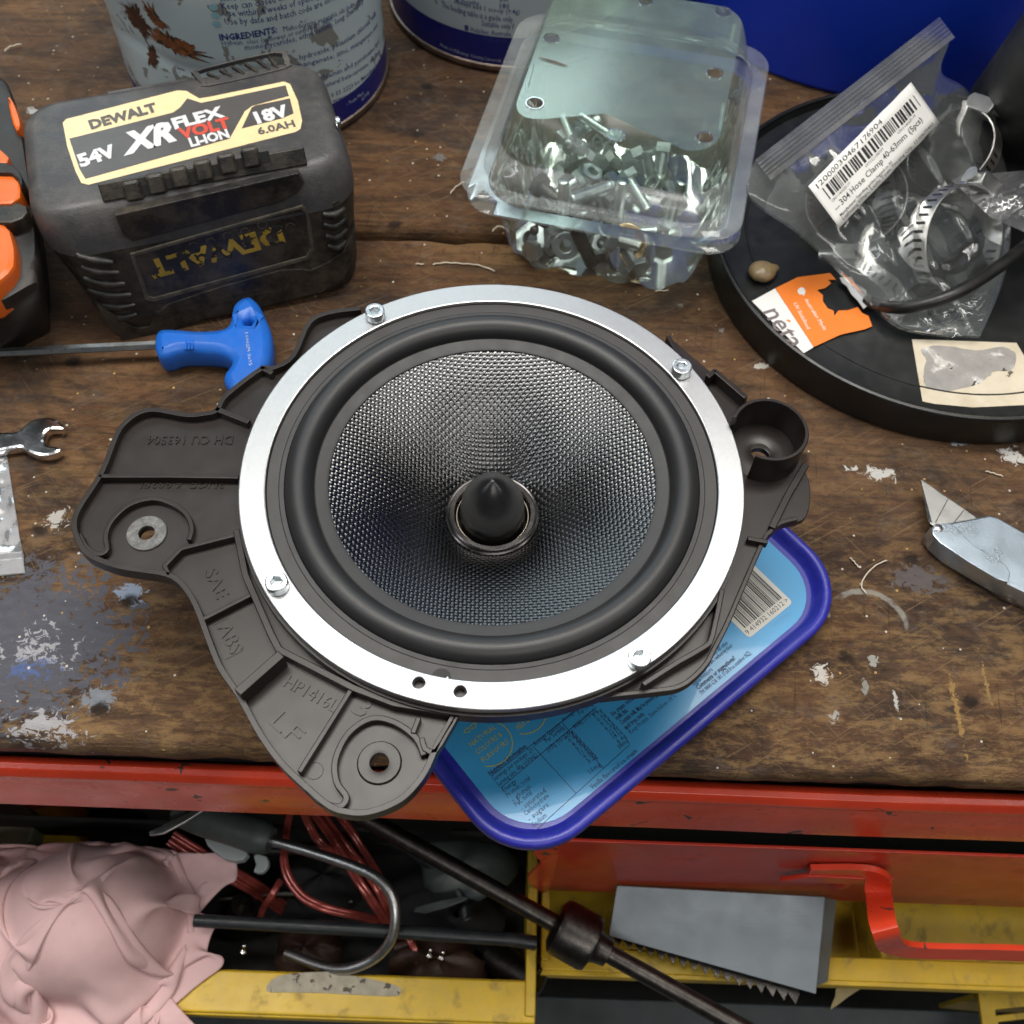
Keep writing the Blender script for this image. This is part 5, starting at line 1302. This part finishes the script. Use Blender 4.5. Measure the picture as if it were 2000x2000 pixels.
# second tray, right
ty2 = thing("tool_tray", "yellow plastic tool tray under the bench, right, below the saw", "tray", U(1500, 1880, ZY - 50))
ZY2 = -195.0
yr = U(1830, 1905, ZY2)[1]; xL = U(1056, 1880, ZY2)[0]
mesh("front_rim", slab(xL, xL + 420, yr - 4, yr + 7, ZY2 - 3, ZY2), MB['yellow'], ty2, bevel=1.0)
mesh("front_lip", slab(xL, xL + 420, yr - 6, yr - 3.5, ZY2 - 12, ZY2 - 1), MB['yellow'], ty2, bevel=.7)
mesh("side_wall", slab(xL, xL + 4, yr, -60, ZY2 - 40, ZY2 + 3), MB['yellow'], ty2, bevel=.8)
mesh("tray_floor", slab(xL, xL + 420, yr, -60, ZY2 - 46, ZY2 - 43), MB['yellow'], ty2)
mesh("divider", slab(xL + 170, xL + 173, yr, -60, ZY2 - 40, ZY2 - 6), MB['yellow'], ty2, bevel=.6)

# dark steel frame bars of the cabinet lower down
for (z, y0, y1, nm) in ((-300, -168, -120, "lower_drawer_front"), (-345, -205, -172, "base_rail")):
    mesh(nm, slab(-520, 520, y0, y1, z - 4, z), MB['slate'], cab, bevel=1.5)
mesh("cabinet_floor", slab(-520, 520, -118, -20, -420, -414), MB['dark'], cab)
mesh("side_panel", slab(-262, -258, -86, -20, -745, -72), MB['red'], cab, bevel=.5)
# slotted yellow crate, lowest right corner
yc = thing("slotted_crate", "yellow slotted plastic crate corner at the bottom right", "crate", U(1960, 1980, -330))
zc2 = -270
cq = [(1910, 1935), (2100, 1950), (2120, 2080), (1930, 2080)]
sl1 = [(1944, 1972), (2060, 1960), (2060, 1970), (1946, 1983)]; sl2 = [(1950, 1996), (2060, 1984), (2060, 1994), (1952, 2008)]
f2 = lambda q: np.array([U(x, y, zc2)[:2] for x, y in q])
mesh("slotted_top", plate([f2(cq), f2(sl1), f2(sl2)], zc2 - 3, zc2, .5), MB['yellow'], yc, ang=30)
mesh("crate_wall", prism(f2([(1912, 1937), (2100, 1952), (2100, 1962), (1914, 1946)]), zc2 - 60, zc2 - 3), MB['yellow'], yc)

# pink rag bundle
def drape(n=96, seed=4):
    """a rag dropped on the heap in the tray: small position-based cloth run"""
    g_ = np.random.default_rng(seed); Lw, Ld = 262.0, 240.0; ds = A(Lw / (n - 1), Ld / (n - 1))
    cx, cy = -201.0, -114.0
    a, b = np.meshgrid(np.linspace(-.5, .5, n), np.linspace(-.5, .5, n))
    P = np.stack([cx + a * Lw * .42, cy + b * Ld * .38, np.full_like(a, -112.0)], -1)
    sm_ = g_.normal(size=(9, 9, 3)); yy = np.linspace(0, 7.999, n); i0 = yy.astype(int); f0 = yy - i0; f0 = f0 * f0 * (3 - 2 * f0)
    up = lambda q: (q[i0][:, i0] * (1-f0)[:, None, None] * (1-f0)[None, :, None] + q[i0+1][:, i0] * f0[:, None, None] * (1-f0)[None, :, None] + q[i0][:, i0+1] * (1-f0)[:, None, None] * f0[None, :, None] + q[i0+1][:, i0+1] * f0[:, None, None] * f0[None, :, None])
    P += up(sm_) * A(3, 3, 9); P += g_.normal(size=P.shape) * .25
    V = np.zeros_like(P)
    def solve(sa, sb, L, k):
        d = P[sb] - P[sa]; l = np.linalg.norm(d, axis=-1, keepdims=True) + 1e-9; c = d * ((l - L) / l) * (.5 * k); P[sa] += c; P[sb] -= c
    def pairs(di, dj):
        out = []
        for par in (0, 1):
            if di == 0: s1 = (slice(None), slice(par * dj, n - dj, 1)); 
            out.append(par)
        return out
    S_ = slice
    def axis(step, ax_, L, k):
        for par in range(2 * step if step > 1 else 2):
            idx = np.arange(par, n - step, 2 * step if step > 1 else 2)
            if len(idx) == 0: continue
            if ax_ == 1: solve((S_(None), idx), (S_(None), idx + step), L, k)
            else: solve((idx, S_(None)), (idx + step, S_(None)), L, k)
    Ldg = math.hypot(*ds)
    for it in range(260):
        V = V * .90; V[..., 2] -= .22; Q = P.copy(); P += V
        for _ in range(4):
            axis(1, 1, ds[0], 1.0); axis(1, 0, ds[1], 1.0)
            for par in (0, 1):
                idx = np.arange(par, n - 1, 2)
                for sgn in (0, 1):
                    jj = np.arange(0, n - 1)
                    for pj in (0, 1):
                        j2 = jj[pj::2]
                        A1 = np.ix_(idx, j2 + sgn); B1 = np.ix_(idx + 1, j2 + 1 - sgn); solve(A1, B1, Ldg, .45)
            axis(2, 1, 2 * ds[0], .34); axis(2, 0, 2 * ds[1], .34); axis(4, 1, 4 * ds[0], .05); axis(4, 0, 4 * ds[1], .05)
            # heap under the cloth, tray rim
            for (ex, ey, ez, rx, ry, rz) in ((-188, -108, -192, 44, 36, 56), (-172, -126, -192, 22, 24, 30), (-226, -116, -192, 40, 34, 44)):
                q = (P - A(ex, ey, ez)) / A(rx, ry, rz); l = np.linalg.norm(q, axis=-1, keepdims=True); ins = l < 1
                R_ = np.where(ins, A(ex, ey, ez) + q / np.maximum(l, 1e-6) * A(rx, ry, rz), P)
                R_[..., :2] = np.where(ins, R_[..., :2] * .25 + Q[..., :2] * .75, R_[..., :2]); P[...] = R_
            zf = np.where(P[..., 1] > -156, -183.5, -225.0); on = P[..., 2] < zf; P[..., 2] = np.maximum(P[..., 2], zf); P[..., :2] = np.where(on[..., None], P[..., :2] * .3 + Q[..., :2] * .7, P[..., :2])
            P[..., 1] = np.minimum(P[..., 1], -72.0)
        V = P - Q
    return P
rg_ = drape()
for _ in range(7): rg_[1:-1, 1:-1] = rg_[1:-1, 1:-1] * .5 + .125 * (rg_[2:, 1:-1] + rg_[:-2, 1:-1] + rg_[1:-1, 2:] + rg_[1:-1, :-2])
rg_v = rg_.reshape(-1, 3); rg_f = [(j*96+i, j*96+i+1, (j+1)*96+i+1, (j+1)*96+i) for j in range(95) for i in range(95)]
rag = mesh("rag", (rg_v, rg_f), MD['pink'], ang=180, solid=.9, sub=1)
tag(rag, "pink cotton rag bundled over the yellow tray at the lower left", "rag")

# slide hammer: dark rod with a heavy collar
r0, r1 = U(700, 1590, -150), U(1480, 2025, -172); sh = thing("slide_hammer", "dark steel rod with a heavy round collar slanting out from under the bench", "rod", U(1120, 1845, -200))
ax_ = unit(r1 - r0); R3 = frame(ax_); cm_ = U(1118, 1838, -164)
tt_ = (cm_ - r0) @ ax_; cm_ = r0 + ax_ * tt_
mesh("rod", tube([r0, r1], 4.3, 20), MC['darksteel'], sh, ang=60)
mesh("collar", xf(lathe([(4.5, -11), (9, -11), (12.4, -9), (13.0, -7), (13.0, 7), (12.2, 9), (8, 10), (7, 12), (6.2, 17), (4.5, 17.5)], 48), R3, cm_), MC['darksteel'], sh, ang=35)
# black rubber-covered bar across the tray
tag(mesh("black_bar", tube([U(380, 1798, -172), U(700, 1815, -172), U(1000, 1835, -172), U(1046, 1842, -174)], [3.0, 3.2, 3.2, 3.4], 16), MD['rubber'], ang=60), "thin black rubber-coated bar lying across the left yellow tray", "bar")
# bent hook with green-grey grip
hk = thing("bent_hook", "bent steel hook with a grey green grip in the left tray", "hook", U(560, 1740, -200))
hp_ = smooth([U(530, 1642, -160), U(600, 1662, -158), U(690, 1692, -156), U(738, 1716, -156), U(765, 1750, -158), U(772, 1795, -162), U(762, 1838, -168), U(730, 1872, -176), U(680, 1892, -182), U(630, 1888, -188), U(560, 1862, -196)], 7, False)
mesh("rod", tube(hp_, 2.6, 14), MC['steel'], hk, ang=80)
gp_ = [U(350, 1580, -163), U(400, 1600, -162), U(470, 1622, -161), U(530, 1642, -160)]
mesh("grip", tube(smooth(gp_, 5, False), np.interp(np.linspace(0, 1, 16), [0, .2, .85, 1], [7.5, 8.2, 8.6, 6.0]), 18), MD['grnsteel'], hk, ang=60)
# copper speaker cable
CL = [([(570, 1575), (560, 1620), (556, 1690), (585, 1745), (640, 1775), (720, 1785)], -175), ([(585, 1570), (620, 1640), (655, 1660)], -170), ([(598, 1568), (650, 1640), (700, 1720), (745, 1785)], -178),
      ([(612, 1568), (672, 1648), (735, 1730), (758, 1780)], -181), ([(660, 1588), (690, 1630), (730, 1690)], -182), ([(340, 1630), (420, 1680), (490, 1715)], -186), ([(330, 1645), (400, 1690), (480, 1728)], -188), ([(548, 1720), (530, 1750), (500, 1775)], -186), ([(790, 1820), (812, 1860), (815, 1900)], -200)]
places = ["looping down beside the hook", "short run at the back", "slanting behind the hook bend", "nearest the hook bend", "behind the bracket lobe", "upper one beside the rag", "lower one beside the rag", "curling end below the grip", "hanging under the black bar"]
for (q, z), pl_ in zip(CL, places):
    pts_ = [U(x, y, z) for x, y in q]; pts_[-1] = pts_[-1] + A(0, 0, -14); pts_.append(pts_[-1] + (pts_[-1] - pts_[-2]) * .5 + A(0, 0, -22))
    P = smooth(pts_, 6, False)
    t = thing("speaker_wire", "red copper twin wire " + pl_, "wire", P.mean(0) - A(0, 0, 3), "red wires in the left tray")
    dv = np.cross(unit(P[-1] - P[0]), ZUP)
    mesh("strand", tube(P + dv * 1.1, 1.35, 10), MD['copper'], t, ang=80); mesh("strand", tube(P - dv * 1.1, 1.35, 10), MD['copper'], t, ang=80)
# pale clip and bits
def bit(name, label, cat, q, z, th, mat, bev=.5):
    tag(mesh(name, plate([smooth(np.array([U(x, y, z)[:2] for x, y in q]), 2)], z - th, z, bev), mat, ang=40), label, cat)
bit("plastic_clip", "pale grey plastic clip beside the hook grip", "clip", [(408, 1632), (480, 1655), (475, 1680), (440, 1678), (404, 1650)], -172, 6, MD['greyplas'], 1.0)
bit("plastic_clip", "small pale hooked clip right of the larger clip", "clip", [(495, 1668), (520, 1672), (525, 1690), (512, 1705), (495, 1702), (500, 1688)], -176, 4, MD['greyplas'], .8)
bit("metal_strip", "thin bright metal strip under the red rail", "strip", [(290, 1625), (388, 1578), (402, 1580), (320, 1628)], -150, 1.5, MC['steel'], .3)
bit("wood_chip", "pale wooden stick in the left tray near the collar", "stick", [(810, 1772), (900, 1750), (910, 1758), (830, 1785)], -190, 3, MD['grnsteel'], .5)
bit("paper_scrap", "torn yellowed paper scrap below the saw", "paper", [(1638, 1925), (1690, 1922), (1655, 1948), (1622, 1972), (1632, 1945)], -240, .6, MD['tan'], .1)
bit("green_case", "dark olive case behind the rag at the far left", "case", [(-40, 1570), (55, 1575), (60, 1640), (-40, 1720)], -200, 20, M("olive_case", (.16, .17, .11), .6, var=.15), 1.5)
bit("yellow_box", "dirty yellow box behind the pink rag", "box", [(60, 1580), (170, 1582), (175, 1660), (55, 1660)], -215, 20, MB['yellow'], 1.0)
bit("dark_can", "dark round can end behind the rag under the rail", "can", [(175, 1578), (280, 1584), (290, 1650), (230, 1680), (170, 1640)], -205, 20, MB['dark'], 2.0)

# hand saw: folded grey guard with a toothed blade under it
sw = thing("hand_saw", "grey steel saw plate with toothed edge hanging out under the red drawer", "saw", U(1400, 1850, -195))
S0 = -172.0
pq = [(1205, 1730), (1612, 1752), (1594, 1942), (1189, 1828)]
zs_ = [S0 + 8, S0 + 8, S0 - 6, S0 - 6]
pv = np.array([U(x, y, z) for (x, y), z in zip(pq, zs_)])
nv_ = unit(np.cross(pv[1] - pv[0], pv[3] - pv[0])); nv_ = nv_ if nv_[2] > 0 else -nv_
mesh("plate", loft([pv - nv_ * 1.0, pv]), MD['sawsteel'], sw, bevel=.3)
eq = [(1612, 1754), (1634, 1757), (1617, 1917), (1594, 1926)]
ev = np.array([U(x, y, z) for (x, y), z in zip(eq, [S0 + 6, S0 - 2, S0 - 16, S0 - 8])])
mesh("side_flange", loft([ev - A(0, 0, 1), ev]), MD['sawsteel'], sw, bevel=.3)
tz = S0 - 14
pa_, pb_ = U(1195, 1826, tz), U(1560, 1945, tz); dd = unit(pb_ - pa_); nn_ = A(dd[1], -dd[0], 0); Lt = np.linalg.norm(pb_ - pa_); nt_ = 17
out_ = [pa_ - nn_ * 14, ]
for k in range(nt_):
    out_ += [pa_ + dd * (Lt * k / nt_), pa_ + dd * (Lt * (k + .82) / nt_) + nn_ * 4.0]
out_ += [pb_, pb_ - nn_ * 14]
mesh("toothed_blade", prism(np.array(out_)[:, :2], tz - .6, tz + .4), MC['darksteel'], sw)

# more clutter in the left tray
def lump(name, label, cat, px, py, z, r, mat, seed, flat=.6):
    c = U(px, py, z); nu, nv = 20, 12; V = []
    for j in range(nv):
        for i in range(nu):
            a, b = 2*PI*i/nu, PI*j/(nv-1); k = 1 + .28 * vnoise(2*math.cos(a) + seed, 2*math.sin(a) + b + seed)
            V.append((c[0] + r*k*math.cos(a)*math.sin(b), c[1] + r*.7*k*math.sin(a)*math.sin(b), c[2] + r*flat*k*math.cos(b)))
    Fc = [(j*nu+i, (j+1)*nu+i, (j+1)*nu+(i+1) % nu, j*nu+(i+1) % nu) for j in range(nv-1) for i in range(nu)]
    tag(mesh(name, (np.array(V), Fc), mat, ang=80), label, cat)
BRN = M("dark_brown_leather", (.045, .022, .014), .55, var=.35, vs=90, bump=.4, bs=500)
def socket(label, px, py, z, ax, R, L, mat):
    c = U(px, py, z)
    tag(mesh("socket", xf(lathe([(R*.55, -L), (R, -L), (R, L*.8), (R*.94, L), (R*.62, L), (R*.58, L*.3), (0, L*.3)], 28), frame(ax), c), mat, ang=35), label, "socket")
socket("dark copper toned socket in the right corner of the left tray", 1005, 1893, -205, unit(A(.8, -.5, .5)), 8, 15, MC['darksteel'])
socket("black impact socket behind the slide hammer collar", 930, 1790, -212, unit(A(-.6, .2, .7)), 9, 13, MB['dark'])
socket("dull steel socket under the bent hook", 470, 1790, -214, unit(A(.3, .3, .8)), 7.5, 12, MC['darksteel'])
lump("leather_pouch", "dark brown leather scrap below the black bar", "leather", 860, 1880, -212, 22, BRN, 3)
lump("leather_pouch", "dark brown lump under the bent hook's tip", "leather", 600, 1855, -218, 20, BRN, 8)
lump("rag_scrap", "grimy black cloth scrap behind the hook grip", "cloth", 640, 1720, -216, 24, MB['dark'], 5)
lump("rag_scrap", "grimy dark cloth scrap by the tray's side wall", "cloth", 900, 1700, -205, 26, MD['grnsteel'], 12, .4)
def rodlike(name, label, cat, q, z, r, mat):
    tag(mesh(name, tube(smooth([U(x, y, z) for x, y in q], 6, False), r, 12), mat, ang=80), label, cat)
rodlike("plier_handle", "dark dipped plier handle lying beside the collar", "pliers", [(770, 1640), (850, 1690), (900, 1745), (915, 1800)], -202, 4.2, MD['rubber'])
rodlike("black_lead", "black lead looping behind the red wires", "lead", [(430, 1580), (470, 1650), (600, 1660), (720, 1640), (850, 1665), (960, 1720)], -208, 2.6, MC['cable'])
rodlike("screwdriver_shaft", "thin steel screwdriver shaft in the left tray", "screwdriver", [(430, 1755), (560, 1745), (690, 1760)], -210, 2.2, MC['darksteel'])
rodlike("brown_cord", "brown cord curling near the hook tip", "cord", [(770, 1850), (810, 1845), (835, 1880), (820, 1915)], -206, 2.2, BRN)
for (px, py), where in zip(((476, 1856), (838, 1864), (862, 1868)), ("below the black bar", "left of its pair by the brown cord", "right of its pair by the brown cord")):
    c = U(px, py, -186); bolt_parts("small_screw", "tiny bright screw " + where, c, unit(A(.2, .3, 1)), 5, 1.0, MC['chrome'])
